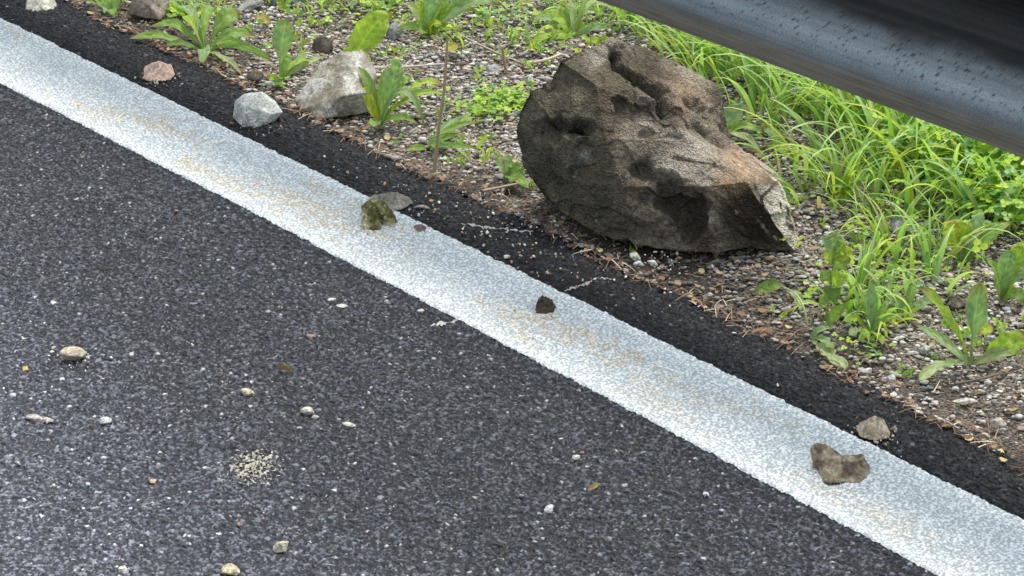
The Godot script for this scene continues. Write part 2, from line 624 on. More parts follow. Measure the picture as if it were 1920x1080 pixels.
func stone(called: String, label: String, category: String, points: Array, level: int, look: Dictionary, group := "") -> MeshInstance3D:
	var c := Vector3.ZERO
	var lo := 1e9
	var hi := -1e9
	var top := -1e9
	for p in points:
		c += p
		lo = minf(lo, p.x)
		hi = maxf(hi, p.x)
		top = maxf(top, p.y)
	c /= points.size()
	var size := hi - lo
	var at := Vector3(c.x, 0, c.z)
	var ic := ico(level)
	var dirs: PackedVector3Array = ic[0]
	var f: PackedInt32Array = ic[1]
	var r := smooth_radii(hull_radii(points, c, dirs), f, look.get("smooth", 0))
	var v := PackedVector3Array()
	v.resize(dirs.size())
	for i in dirs.size(): v[i] = c - at + dirs[i] * r[i]
	var nrm := normals_of(v, f)
	var rough: float = look.get("rough", 0.03) * size
	var off: float = look.get("seed", 1.0) * 17.3
	var fq := 60.0 / size
	var deep := PackedFloat32Array()
	deep.resize(v.size())
	for i in v.size():
		var q := v[i] * fq
		var h: float = rough * (broad.get_noise_3d(q.x + off, q.y, q.z) * 1.1 + look.get("ridge", 0.8) * ridged.get_noise_3d(q.x * 1.1, q.y * 1.6 + off, q.z) + 0.45 * fine.get_noise_3d(q.x * 3.0, q.y * 3.0 + off, q.z * 3.0))
		if look.has("layers"):
			# slanting beds that stand out as thin ledges
			var bed := v[i].y * 0.80 + v[i].x * 0.45 - v[i].z * 0.35 + 0.035 * broad.get_noise_3d(v[i].x * 60.0, v[i].y * 60.0, v[i].z * 60.0)
			var ledge: float = ridged.get_noise_3d(bed * 700.0, v[i].x * 160.0, v[i].z * 160.0)
			h += look.layers * ledge * smoothstep(-0.02, 0.06, v[i].x)
		var warp := 1.2 * broad.get_noise_3d(q.x * 0.9, q.y * 0.9, q.z * 0.9 + off)
		h += look.get("chips", 0.6) * rough * block.get_noise_3d(q.x * 0.22 + warp, q.y * 0.30 + off, q.z * 0.22 - warp)
		if look.has("layers"):
			h += 0.45 * look.layers * block.get_noise_3d(q.x * 0.7 - warp, q.y * 1.0, q.z * 0.7 + warp)
			h -= 0.0025 * smoothstep(0.16, 0.0, cell.get_noise_3d(q.x * 0.30 + warp * 0.6, q.y * 0.42, q.z * 0.30) + 1.0) * smoothstep(-0.1, 0.25, broad.get_noise_3d(q.x * 0.6, q.y * 0.6, q.z * 0.6))
		h += rough * 0.6 * cell.get_noise_3d(q.x * 0.9, q.y * 1.3, q.z * 0.9 + off)
		if look.has("cracks") and nrm[i].z > -0.25:
			var w := v[i] + at
			for k in look.cracks:
				var cut := carve(w, k)
				h -= k.depth * cut
				deep[i] = maxf(deep[i], cut * k.get("dark", 0.5))
		v[i] += nrm[i] * h
		if v[i].y < -0.012: v[i].y = -0.012
	nrm = normals_of(v, f)
	var col := PackedColorArray()
	col.resize(v.size())
	var base: Color = look.base
	var second: Color = look.get("second", base * 0.6)
	var third: Color = look.get("third", base * 1.5)
	for i in v.size():
		var q := v[i] * fq
		var k := broad.get_noise_3d(q.x * 0.8 + off + 40.0, q.y * 0.8, q.z * 0.8)
		var g := fine.get_noise_3d(q.x * 2.2, q.y * 2.2, q.z * 2.2 + off)
		var cc := base.lerp(second, smoothstep(-0.05, 0.35, k + 0.4 * g))
		cc = cc.lerp(third, smoothstep(0.10, 0.45, -k + 0.5 * fine.get_noise_3d(q.x * 1.3 + 70.0, q.y * 1.3, q.z * 1.3)))
		if look.has("tint"):
			cc = look.tint.call(v[i] + at, nrm[i], cc, k, g)
		cc = cc * (1.0 + 0.25 * g)
		cc = cc.lerp(Color(0.025, 0.02, 0.016), deep[i])
		col[i] = Color(cc.r, cc.g, cc.b)
	var o := put(called, mesh_from(v, f, col, PackedVector2Array(), nrm), look.get("mat", mats.stone), self, at)
	tag(o, label, category, group)
	return o

func carve(w: Vector3, k: Dictionary) -> float:
	# how deep a crack or hollow bites at w: measured square to the rock's front
	var best := 0.0
	var pts: Array = k.line
	var a := flat(w)
	var wob: float = maxf(0.25, 1.0 + 0.6 * fine.get_noise_3d(w.x * 500.0, w.y * 500.0, w.z * 500.0) + 1.1 * broad.get_noise_3d(w.x * 350.0, w.y * 350.0, w.z * 350.0))
	for i in maxi(pts.size() - 1, 1):
		var p := flat(pts[i])
		var q := flat(pts[mini(i + 1, pts.size() - 1)])
		var near := Geometry2D.get_closest_point_to_segment(a, p, q) if p != q else p
		best = maxf(best, exp(-pow(a.distance_to(near) / (k.width * wob), 2.0 if not k.has("hard") else 4.0)))
	return best

func flat(p: Vector3) -> Vector2:
	return Vector2(p.x, p.y * 0.91 - (p.z + 3.4) * 0.4147)

func rubble(called: String, label: String, category: String, at: Vector3, wide: float, high: float, deep_: float, col: Color, s: int, group := "", level := 3) -> MeshInstance3D:
	# a small broken pebble: random cut planes round an ellipsoid
	var r := RandomNumberGenerator.new()
	r.seed = s
	var planes := []
	for i in 11:
		var n := Vector3(r.randfn(), r.randfn() * 0.8, r.randfn()).normalized()
		planes.append([n, r.randf_range(0.5, 0.9)])
	planes.append([Vector3.DOWN, 0.75])
	var ic := ico(level)
	var dirs: PackedVector3Array = ic[0]
	var v := PackedVector3Array()
	v.resize(dirs.size())
	for i in dirs.size():
		var d := dirs[i]
		var t := 1.05
		for p in planes:
			var k: float = d.dot(p[0])
			if k > 0.05: t = minf(t, p[1] / k)
		t *= 1.0 + 0.05 * fine.get_noise_3d(d.x * 60.0 + s * 3.0, d.y * 60.0, d.z * 60.0)
		v[i] = d * t * Vector3(wide, high, deep_) * 0.5
	var cols := PackedColorArray()
	for i in v.size():
		var g := fine.get_noise_3d(dirs[i].x * 50.0, dirs[i].y * 50.0 + s, dirs[i].z * 50.0)
		cols.append(col * (1.0 + 0.45 * g))
	var o := put(called, mesh_from(v, ic[1], cols), mats.stone, self, at + Vector3(0, high * 0.36, 0))
	o.rotation.y = r.randf_range(-0.4, 0.4)
	tag(o, label, category, group)
	return o

# ---------------------------------------------------------------- plants

func leaf_shape(kind: String, t: float) -> float:
	match kind:
		"ovate": return pow(sin(PI * pow(t, 0.75)), 0.8)
		"spoon": return clampf(0.14 + 0.95 * smoothstep(0.15, 0.6, t), 0, 1) * sqrt(maxf(0.0, 1.0 - pow(maxf(0.0, (t - 0.55) / 0.45), 2.4)))
		"tooth":
			var b := (0.16 + 0.84 * smoothstep(0.1, 0.7, t)) * sqrt(maxf(0.0, 1.0 - pow(maxf(0.0, (t - 0.6) / 0.4), 2.0)))
			var saw := 1.0 - fposmod(t * 4.6, 1.0)
			return b * (1.0 - 0.60 * saw * (1.0 - smoothstep(0.72, 0.9, t)))
		"wavy":
			var b := (0.16 + 0.84 * smoothstep(0.1, 0.6, t)) * sqrt(maxf(0.0, 1.0 - pow(maxf(0.0, (t - 0.55) / 0.45), 1.8)))
			return b * (1.0 - 0.22 * (0.5 + 0.5 * cos(t * 26.0)))
		"lance": return pow(sin(PI * pow(t, 0.85)), 1.1)
		"round": return sqrt(maxf(0.0, 1.0 - pow(t * 2.0 - 1.0, 2.0)))
	return 1.0

func leaf_mesh(kind: String, tip: Vector3, rise: float, wide: float, col: Color, twist: float, s: int) -> ArrayMesh:
	# a leaf from the origin to tip, arching by rise, folded along its midrib, with a waving rim
	var r := RandomNumberGenerator.new()
	r.seed = s
	var rows := 26 if kind == "tooth" or kind == "wavy" else 16
	var cols := 6
	var ctrl := tip * 0.5 + Vector3(r.randf_range(-0.06, 0.06) * tip.length(), rise, 0)
	var v := PackedVector3Array()
	var uv := PackedVector2Array()
	var cs := PackedColorArray()
	var idx := PackedInt32Array()
	var fold := r.randf_range(0.15, 0.4)
	var wave := r.randf_range(0.5, 1.4)
	var ph := r.randf() * TAU
	var browned := 0.9 if r.randf() < 0.4 else 0.0
	var sway := r.randf_range(-0.05, 0.05) * tip.length()
	for i in rows + 1:
		var t := i / float(rows)
		var p := ctrl * 2.0 * t * (1.0 - t) + tip * t * t
		var tan := (ctrl * 2.0 * (1.0 - 2.0 * t) + tip * 2.0 * t).normalized()
		var side := tan.cross(Vector3(0, 0.80, 0.60))
		if side.length() < 0.25: side = Vector3(-tan.z, 0, tan.x) + Vector3(0.5, 0, 0)
		side = side.normalized().rotated(tan, twist + 0.35 * sin(t * 2.2 + ph))
		var up := side.cross(tan)
		if up.dot(Vector3(0, 0.80, 0.60)) < 0.0: up = -up
		p += side * sway * sin(PI * t)
		var hw := leaf_shape(kind, t) * wide * 0.5 + 0.0008
		for j in cols + 1:
			var u := j / float(cols) * 2.0 - 1.0
			var lift := absf(u) * fold * hw + 0.14 * wide * wave * u * sin(t * 11.0 + ph + u) * absf(u) * smoothstep(0.0, 0.3, t)
			var bump := 0.05 * wide * sin(t * 24.0 + absf(u) * 3.0) * (1.0 - absf(u)) * smoothstep(0.1, 0.4, t)
			v.append(p + side * hw * u + up * (lift + bump))
			uv.append(Vector2(0.5 + 0.5 * u, t))
			var k := 1.0 + 0.22 * fine.get_noise_3d(s * 9.0, t * 40.0, u * 30.0)
			var c := col * k
			# withered tips and small brown spots
			var dry := browned * smoothstep(0.78, 0.98, t + 0.12 * fine.get_noise_2d(u * 40.0 + s * 7.0, t * 40.0))
			dry = maxf(dry, 0.8 * smoothstep(0.46, 0.60, fine.get_noise_2d(u * 110.0 + s * 13.0, t * 220.0)))
			c = c.lerp(Color(0.40, 0.30, 0.12), dry)
			if hw < wide * 0.12: c = c.lerp(Color(0.22, 0.27, 0.10), 0.5)
			cs.append(Color(c.r, c.g, c.b))
	for i in rows:
		for j in cols:
			var a := i * (cols + 1) + j
			idx.append_array([a, a + 1, a + cols + 2, a, a + cols + 2, a + cols + 1])
	return mesh_from(v, idx, cs, uv)

func stem_mesh(pts: Array, r0: float, r1: float, c0: Color, c1: Color) -> ArrayMesh:
	var v := PackedVector3Array()
	var cs := PackedColorArray()
	var idx := PackedInt32Array()
	var path := Curve3D.new()
	for i in pts.size():
		var a: Vector3 = pts[maxi(i - 1, 0)]
		var b: Vector3 = pts[mini(i + 1, pts.size() - 1)]
		path.add_point(pts[i], (a - b) * 0.2, (b - a) * 0.2)
	path.bake_interval = 0.004
	var total := path.get_baked_length()
	var n := 14
	for i in n + 1:
		var t := i / float(n)
		var p := path.sample_baked(t * total)
		var q := path.sample_baked(minf(t * total + 0.003, total)) - path.sample_baked(maxf(t * total - 0.003, 0.0))
		q = q.normalized()
		var x := q.cross(Vector3(0.3, 0.1, 1)).normalized()
		var y := q.cross(x)
		var r := lerpf(r0, r1, t) * (1.0 + (0.25 if i % 5 == 2 else 0.0))
		for k in 6:
			v.append(p + (x * cos(k * TAU / 6.0) + y * sin(k * TAU / 6.0)) * r)
			cs.append(c0.lerp(c1, t))
	for i in n:
		for k in 6:
			var a := i * 6 + k
			var b := i * 6 + (k + 1) % 6
			idx.append_array([a, b, b + 6, a, b + 6, a + 6])
	return mesh_from(v, idx, cs)

var leaf_seed := 100
const GREENS := {"mid": Color(0.34, 0.53, 0.13), "blue": Color(0.36, 0.55, 0.25), "lit": Color(0.46, 0.66, 0.09), "yellow": Color(0.56, 0.66, 0.07), "dark": Color(0.24, 0.39, 0.09), "tan": Color(0.6, 0.46, 0.2), "pale": Color(0.54, 0.66, 0.32)}

func plant(called: String, label: String, category: String, base: Vector3, leaves: Array, stems := [], group := "") -> Node3D:
	# leaves: [kind, tip, rise, width, colour, (start)] in world points; stems: [points, radius]
	base.y = soil_y(base.x, base.z)
	var o := thing(called, label, category, base, group)
	for s in stems:
		var local := []
		for p in s[0]: local.append(p - base)
		put("stem", stem_mesh(local, s[1], s[1] * 0.6, s[2] if s.size() > 2 else Color(0.20, 0.26, 0.08), s[2] if s.size() > 2 else Color(0.20, 0.30, 0.08)), mats.litter, o)
	for l in leaves:
		leaf_seed += 1
		var from: Vector3 = l[5] if l.size() > 5 else base
		var g: Color = GREENS[l[4]]
		g = g * rng.randf_range(0.88, 1.12)
		put("leaf", leaf_mesh(l[0], l[1] - from, l[2], l[3] * 0.76, g, rng.randf_range(-0.25, 0.25), leaf_seed), mats.leaf, o, from - base)
	return o

func blade_into(v: PackedVector3Array, cs: PackedColorArray, idx: PackedInt32Array, root: Vector3, az: float, lean: float, droop: float, length: float, wide: float, col: Color) -> void:
	var n := 9
	var p := root
	var el := lean
	var step := length / n
	var a0 := v.size()
	var turn := rng.randf_range(-0.5, 0.5)
	for i in n + 1:
		var t := i / float(n)
		var dir := Vector3(cos(az) * cos(el), sin(el), sin(az) * cos(el))
		var side := Vector3(-sin(az), 0, cos(az)).rotated(dir, turn)
		var up := side.cross(dir)
		var hw := wide * 0.5 * (0.6 + 0.4 * sin(PI * minf(t * 1.4, 1.0))) * pow(maxf(0.0, 1.0 - t), 0.45)
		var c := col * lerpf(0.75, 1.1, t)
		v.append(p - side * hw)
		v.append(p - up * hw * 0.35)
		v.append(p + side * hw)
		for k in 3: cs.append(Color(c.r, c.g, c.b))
		p += dir * step
		el -= droop * step * (0.5 + t)
		az += turn * 0.03
	for i in n:
		for k in 2:
			var a := a0 + i * 3 + k
			idx.append_array([a, a + 1, a + 4, a, a + 4, a + 3])

func tuft_into(v: PackedVector3Array, cs: PackedColorArray, idx: PackedInt32Array, at: Vector3, count: int, length: float, spread: float, wide: float, lit: float) -> void:
	for i in count:
		var az := rng.randf() * TAU
		var r := spread * sqrt(rng.randf())
		var root := at + Vector3(cos(az) * r, 0, sin(az) * r)
		root.y = soil_y(root.x, root.z) - 0.003
		var c := Color(0.22, 0.43, 0.07).lerp(Color(0.52, 0.70, 0.28), rng.randf())
		if rng.randf() < lit: c = Color(0.56, 0.66, 0.08)
		if rng.randf() < 0.05: c = Color(0.58, 0.52, 0.30)
		blade_into(v, cs, idx, root, az + rng.randf_range(-0.8, 0.8), rng.randf_range(0.9, 1.45), rng.randf_range(1.0, 2.8) / length, length * rng.randf_range(0.5, 1.15), wide * rng.randf_range(0.6, 1.2), c)

func scatter(called: String, label: String, mesh: Mesh, material: Material, places: Array, tints: Array) -> void:
	var mm := MultiMesh.new()
	mm.transform_format = MultiMesh.TRANSFORM_3D
	mm.use_colors = true
	mm.mesh = mesh
	mm.instance_count = places.size()
	for i in places.size():
		mm.set_instance_transform(i, places[i])
		mm.set_instance_color(i, tints[i])
	var o := MultiMeshInstance3D.new()
	o.name = numbered(called)
	o.multimesh = mm
	o.material_override = material
	add_child(o, true)
	tag(o, label, called.replace("_", " "), "", "stuff")

func pebble_mesh(s: int, level: int) -> ArrayMesh:
	var r := RandomNumberGenerator.new()
	r.seed = s
	var planes := []
	for i in 9: planes.append([Vector3(r.randfn(), r.randfn(), r.randfn()).normalized(), r.randf_range(0.42, 0.85)])
	var ic := ico(level)
	var dirs: PackedVector3Array = ic[0]
	var v := PackedVector3Array()
	var cs := PackedColorArray()
	for d in dirs:
		var t := 1.0
		for p in planes:
			var k: float = d.dot(p[0])
			if k > 0.05: t = minf(t, p[1] / k)
		v.append(d * t)
		var k2 := 1.0 + 0.3 * fine.get_noise_3d(d.x * 40.0 + s, d.y * 40.0, d.z * 40.0)
		cs.append(Color(k2, k2, k2))
	return mesh_from(v, ic[1], cs)

func gravel() -> void:
	var kinds := 5
	var places := []
	var tints := []
	for k in kinds:
		places.append([])
		tints.append([])
	var r := RandomNumberGenerator.new()
	r.seed = 77
	var tried := 185000
	for i in tried:
		var s := r.randf_range(-0.75, 2.45)
		var n := edge_at(s) - 0.012 + r.randf() * 1.25
		var p := rd(s, n)
		var e := n - edge_at(s)
		if absf(p.x) > 0.45 - p.z * 0.215: continue
		var share := gravel_share(p.x, p.z)
		if r.randf() > share: continue
		var big := r.randf()
		var size := lerpf(0.0013, 0.0068, pow(big, 3.6))
		if r.randf() < 0.03: size *= 1.6
		var b := Basis(Vector3(r.randfn(), r.randfn(), r.randfn()).normalized(), r.randf() * TAU)
		b = Basis.from_scale(Vector3(1.0, r.randf_range(0.4, 0.8), 1.0)) * b.scaled(Vector3(size, size * r.randf_range(0.6, 1.0), size * r.randf_range(0.55, 0.95)))
		p.y = soil_y(p.x, p.z) + size * r.randf_range(-0.1, 0.4)
		if e < 0.0: p.y = maxf(p.y, 0.001)
		var k := r.randi() % kinds
		places[k].append(Transform3D(b, p))
		var tone := r.randf_range(0.20, 0.56)
		var c := Color(tone, tone * 0.96, tone * 0.90)
		var pick := r.randf()
		if pick < 0.16: c = Color(tone * 1.08, tone * 0.84, tone * 0.70)
		elif pick < 0.30: c = Color(tone * 0.97, tone * 0.92, tone * 0.93)
		elif pick < 0.44: c = Color(0.10, 0.085, 0.07)
		elif pick < 0.52: c = Color(0.58, 0.57, 0.54)
		elif pick < 0.60: c = Color(0.20, 0.11, 0.07)
		c = c * lerpf(0.6, 1.0, smoothstep(0.1, 0.7, share)) * (1.0 - 0.55 * overhang_shade(p.x, p.z))
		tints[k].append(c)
	for k in kinds:
		scatter("gravel", "loose grey and brown gravel covering the verge", pebble_mesh(300 + k, 1), mats.gravel, places[k], tints[k])

func litter() -> void:
	# needles, bits of dead leaf and straw lying on the soil, thickest along the asphalt
	var r := RandomNumberGenerator.new()
	r.seed = 91
	var strip := PackedVector3Array()
	var idx := PackedInt32Array()
	var cs := PackedColorArray()
	for i in 5:
		var t := i / 4.0
		var w := 0.5 * (1.0 - 0.5 * t)
		strip.append(Vector3(t - 0.5, 0.10 * sin(PI * t), -0.06 * w * 2.0))
		strip.append(Vector3(t - 0.5, 0.10 * sin(PI * t) + 0.015, 0.06 * w * 2.0))
		cs.append(Color.WHITE)
		cs.append(Color.WHITE)
		if i < 4: idx.append_array([i * 2, i * 2 + 1, i * 2 + 3, i * 2, i * 2 + 3, i * 2 + 2])
	var needle := mesh_from(strip, idx, cs)
	var fv := PackedVector3Array()
	var fi := PackedInt32Array()
	var fc := PackedColorArray()
	for j in 5:
		for i in 5:
			var a := i / 4.0 * 2.0 - 1.0
			var b := j / 4.0 * 2.0 - 1.0
			var edge := 0.5 * sqrt(maxf(0.02, 1.0 - a * a * 0.9))
			fv.append(Vector3(a * 0.5, 0.12 * a * a + 0.10 * b * b * a, b * edge * (0.8 + 0.2 * sin(a * 5.0))))
			fc.append(Color.WHITE)
			if i < 4 and j < 4:
				var q := j * 5 + i
				fi.append_array([q, q + 1, q + 6, q, q + 6, q + 5])
	var flake := mesh_from(fv, fi, fc)
	var pn := []
	var tn := []
	var pf := []
	var tf := []
	for i in 5200:
		var s := r.randf_range(-0.75, 2.45)
		var e := pow(r.randf(), 2.2) * 1.1 - 0.022
		var p := rd(s, edge_at(s) + e)
		if absf(p.x) > 0.45 - p.z * 0.215: continue
		p.y = maxf(soil_y(p.x, p.z), 0.0005 if e < 0.006 else -1.0) + 0.003 + r.randf() * 0.003
		var turn := Basis(Vector3.UP, r.randf() * TAU) * Basis(Vector3(0, 0, 1), r.randf_range(-0.3, 0.3)) * Basis(Vector3(1, 0, 0), r.randf_range(-0.5, 0.5))
		var red := smoothstep(0.10, 0.0, e) * r.randf()
		var c := Color(0.24, 0.17, 0.10).lerp(Color(0.14, 0.055, 0.03), red) * r.randf_range(0.45, 1.35)
		if i % 3 > 0:
			if r.randf() < 0.10: c = Color(0.50, 0.43, 0.30)
			pn.append(Transform3D(turn.scaled_local(Vector3(r.randf_range(0.012, 0.035), 0.012, 0.012)), p))
			tn.append(c)
		elif r.randf() < 0.6:
			if r.randf() < 0.08: c = Color(0.46, 0.36, 0.17)
			pf.append(Transform3D(turn.scaled_local(Vector3.ONE * r.randf_range(0.005, 0.014)), p))
			tf.append(c * 0.9)
	scatter("dead_needles", "brown needles and straw strewn along the verge", needle, mats.litter, pn, tn)
	scatter("leaf_litter", "small brown scraps of dead leaf on the verge", flake, mats.litter, pf, tf)

# ---------------------------------------------------------------- guard rail

func guard_rail() -> void:
	var o := thing("guard_rail", "grimy grey corrugated steel guard rail above the grass", "guard rail", rd(1.4, bend(1.4, -0.003, -0.004, 0.372), 0.0))
	var base := o.position
	var prof := []
	# the beam's section: (out towards the road, up), two rounded ridges with a deep trough between them
	var key := [Vector2(0.012, 0.0), Vector2(0.020, 0.004), Vector2(0.050, 0.030), Vector2(0.074, 0.052), Vector2(0.083, 0.072), Vector2(0.076, 0.092), Vector2(0.045, 0.112), Vector2(0.010, 0.130), Vector2(0.0, 0.150), Vector2(0.0, 0.168), Vector2(0.010, 0.186), Vector2(0.045, 0.204), Vector2(0.076, 0.224), Vector2(0.083, 0.244), Vector2(0.074, 0.264), Vector2(0.050, 0.286), Vector2(0.020, 0.306), Vector2(0.012, 0.310)]
	for i in key.size() - 1:
		for k in 9:
			var t := k / 9.0
			prof.append(Vector2(cubic_interpolate(key[i].x, key[i + 1].x, key[maxi(i - 1, 0)].x, key[mini(i + 2, key.size() - 1)].x, t), cubic_interpolate(key[i].y, key[i + 1].y, key[maxi(i - 1, 0)].y, key[mini(i + 2, key.size() - 1)].y, t)))
	prof.append(key[-1])
	var v := PackedVector3Array()
	var cs := PackedColorArray()
	var idx := PackedInt32Array()
	var m := prof.size()
	var rows := 900
	for side in 2:
		var start := v.size()
		for i in rows + 1:
			var s := lerpf(-4.0, 6.0, i / float(rows))
			if i > 40 and i < 860: s = lerpf(0.65, 2.35, (i - 40) / 820.0)
			elif i <= 40: s = lerpf(-4.0, 0.65, i / 40.0)
			else: s = lerpf(2.35, 8.0, (i - 860) / 40.0)
			var n := bend(s, -0.003, -0.004, 0.372)
			for j in m:
				var q: Vector2 = prof[j]
				var back := 0.003 if side == 1 else 0.0
				var p := rd(s, n - q.x + 0.010 + back, q.y + 0.340)
				v.append(p - base)
				var g := fine.get_noise_2d(s * 160.0, q.y * 700.0)
				var b := broad.get_noise_2d(s * 22.0, q.y * 160.0)
				var streak := fine.get_noise_2d(s * 14.0, q.y * 2600.0)
				var k := 0.34 * (1.0 + 0.20 * b + 0.12 * g + 0.22 * streak)
				var c := Color(k * 0.86, k * 1.0, k * 1.12)
				var brown := smoothstep(0.070, 0.045, q.y)  # road reflected in the downward lower face, painted as brown
				c = c.lerp(Color(0.46, 0.43, 0.40) * (1.0 + 0.25 * g + 0.3 * b + 0.3 * streak), brown * 0.9)
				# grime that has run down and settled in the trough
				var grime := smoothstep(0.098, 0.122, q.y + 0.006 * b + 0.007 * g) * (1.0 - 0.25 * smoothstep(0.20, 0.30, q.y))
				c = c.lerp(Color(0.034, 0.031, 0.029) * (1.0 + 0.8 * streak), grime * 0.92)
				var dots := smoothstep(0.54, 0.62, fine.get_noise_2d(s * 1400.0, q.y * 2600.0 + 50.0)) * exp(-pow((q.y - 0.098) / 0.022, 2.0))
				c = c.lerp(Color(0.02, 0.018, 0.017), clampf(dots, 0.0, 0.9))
				cs.append(c)
		for i in rows:
			for j in m - 1:
				var a := start + i * m + j
				if side == 0: idx.append_array([a, a + m + 1, a + m, a, a + 1, a + m + 1])
				else: idx.append_array([a, a + m, a + m + 1, a, a + m + 1, a + 1])
	# close the lower and upper rims
	var half := (rows + 1) * m
	for i in rows:
		for j in [0, m - 1]:
			var a: int = i * m + j
			idx.append_array([a, a + m, half + a + m, a, half + a + m, half + a])
	put("beam", mesh_from(v, idx, cs), mats.metal, o)
	for s in [-2.6, -0.6, 3.4, 5.4]:
		var n := bend(s, -0.003, -0.004, 0.372)
		var p := BoxMesh.new()
		p.size = Vector3(0.10, 0.92, 0.055)
		var post := put("post", p, mats.post, o, rd(s, n + 0.010 + 0.062, 0.24) - base)
		post.rotation.y = atan2(-ALONG.z, ALONG.x)

func cubic_interpolate(a: float, b: float, pre: float, post: float, t: float) -> float:
	return cubic_interpolate_in(a, b, pre, post, t)

func cubic_interpolate_in(a: float, b: float, pre: float, post: float, t: float) -> float:
	return 0.5 * (a * 2.0 + (-pre + b) * t + (2.0 * pre - 5.0 * a + 4.0 * b - post) * t * t + (-pre + 3.0 * a - 3.0 * b + post) * t * t * t)

# ---------------------------------------------------------------- the place

func _ready() -> void:
	var cam := Camera3D.new()
	cam.name = "camera"
	cam.position = Vector3(0, 1.45, 0)
	cam.rotation_degrees = Vector3(-24.5, 0, 0)
	cam.fov = 12.837
	cam.near = 0.05
	cam.far = 1500.0
	add_child(cam)
	cam.current = true
	var env := Environment.new()
	env.background_mode = Environment.BG_SKY
	var sky_mat := ProceduralSkyMaterial.new()
	sky_mat.sky_top_color = Color(0.80, 0.84, 0.87)
	sky_mat.sky_horizon_color = Color(0.82, 0.86, 0.88)
	sky_mat.sky_energy_multiplier = 0.85
	sky_mat.sky_curve = 0.2
	sky_mat.ground_bottom_color = Color(0.25, 0.28, 0.22)
	sky_mat.ground_horizon_color = Color(0.5, 0.52, 0.5)
	var sky := Sky.new()
	sky.sky_material = sky_mat
	env.sky = sky
	env.tonemap_mode = Environment.TONE_MAPPER_LINEAR
	env.tonemap_exposure = 2.75
	env.sdfgi_enabled = true
	env.ssao_enabled = true
	env.ssil_enabled = true
	var we := WorldEnvironment.new()
	we.name = "world_environment"
	we.environment = env
	add_child(we)
	var sun := DirectionalLight3D.new()
	sun.name = "sun"
	sun.light_energy = 0.5
	sun.light_color = Color(1.0, 0.97, 0.92)
	sun.light_angular_distance = 16.0
	sun.shadow_enabled = true
	add_child(sun)
	sun.look_at_from_position(Vector3.ZERO, -Vector3(0.30, 1.2, -0.50), Vector3.UP)

	rng.seed = 4
	fine = new_noise(FastNoiseLite.TYPE_SIMPLEX, 1, 0.05, 3)
	broad = new_noise(FastNoiseLite.TYPE_SIMPLEX_SMOOTH, 2, 0.05, 3)
	cell = new_noise(FastNoiseLite.TYPE_CELLULAR, 3, 0.05, 1)
	cell.cellular_return_type = FastNoiseLite.RETURN_DISTANCE2_SUB
	ridged = new_noise(FastNoiseLite.TYPE_SIMPLEX, 6, 0.05, 4)
	ridged.fractal_type = FastNoiseLite.FRACTAL_RIDGED
	block = new_noise(FastNoiseLite.TYPE_CELLULAR, 9, 0.5, 1)
	block.cellular_return_type = FastNoiseLite.RETURN_CELL_VALUE
	make_asphalt()
	make_materials()
	var post_mat := StandardMaterial3D.new()
	post_mat.albedo_color = Color(0.35, 0.36, 0.37)
	post_mat.metallic = 0.5
	post_mat.roughness = 0.55
	mats.post = post_mat

	road_grid(-1.18, 1.15, -4.85, -2.30, 0.0033)
	road_far(-1.18, 1.15, -4.85, -2.30)
	edge_line()
	soil_ground()
	hillside()
	guard_rail()
	boulder()
	loose_stones()
	road_bits()
	gravel()
	litter()
	weeds()
	grasses()

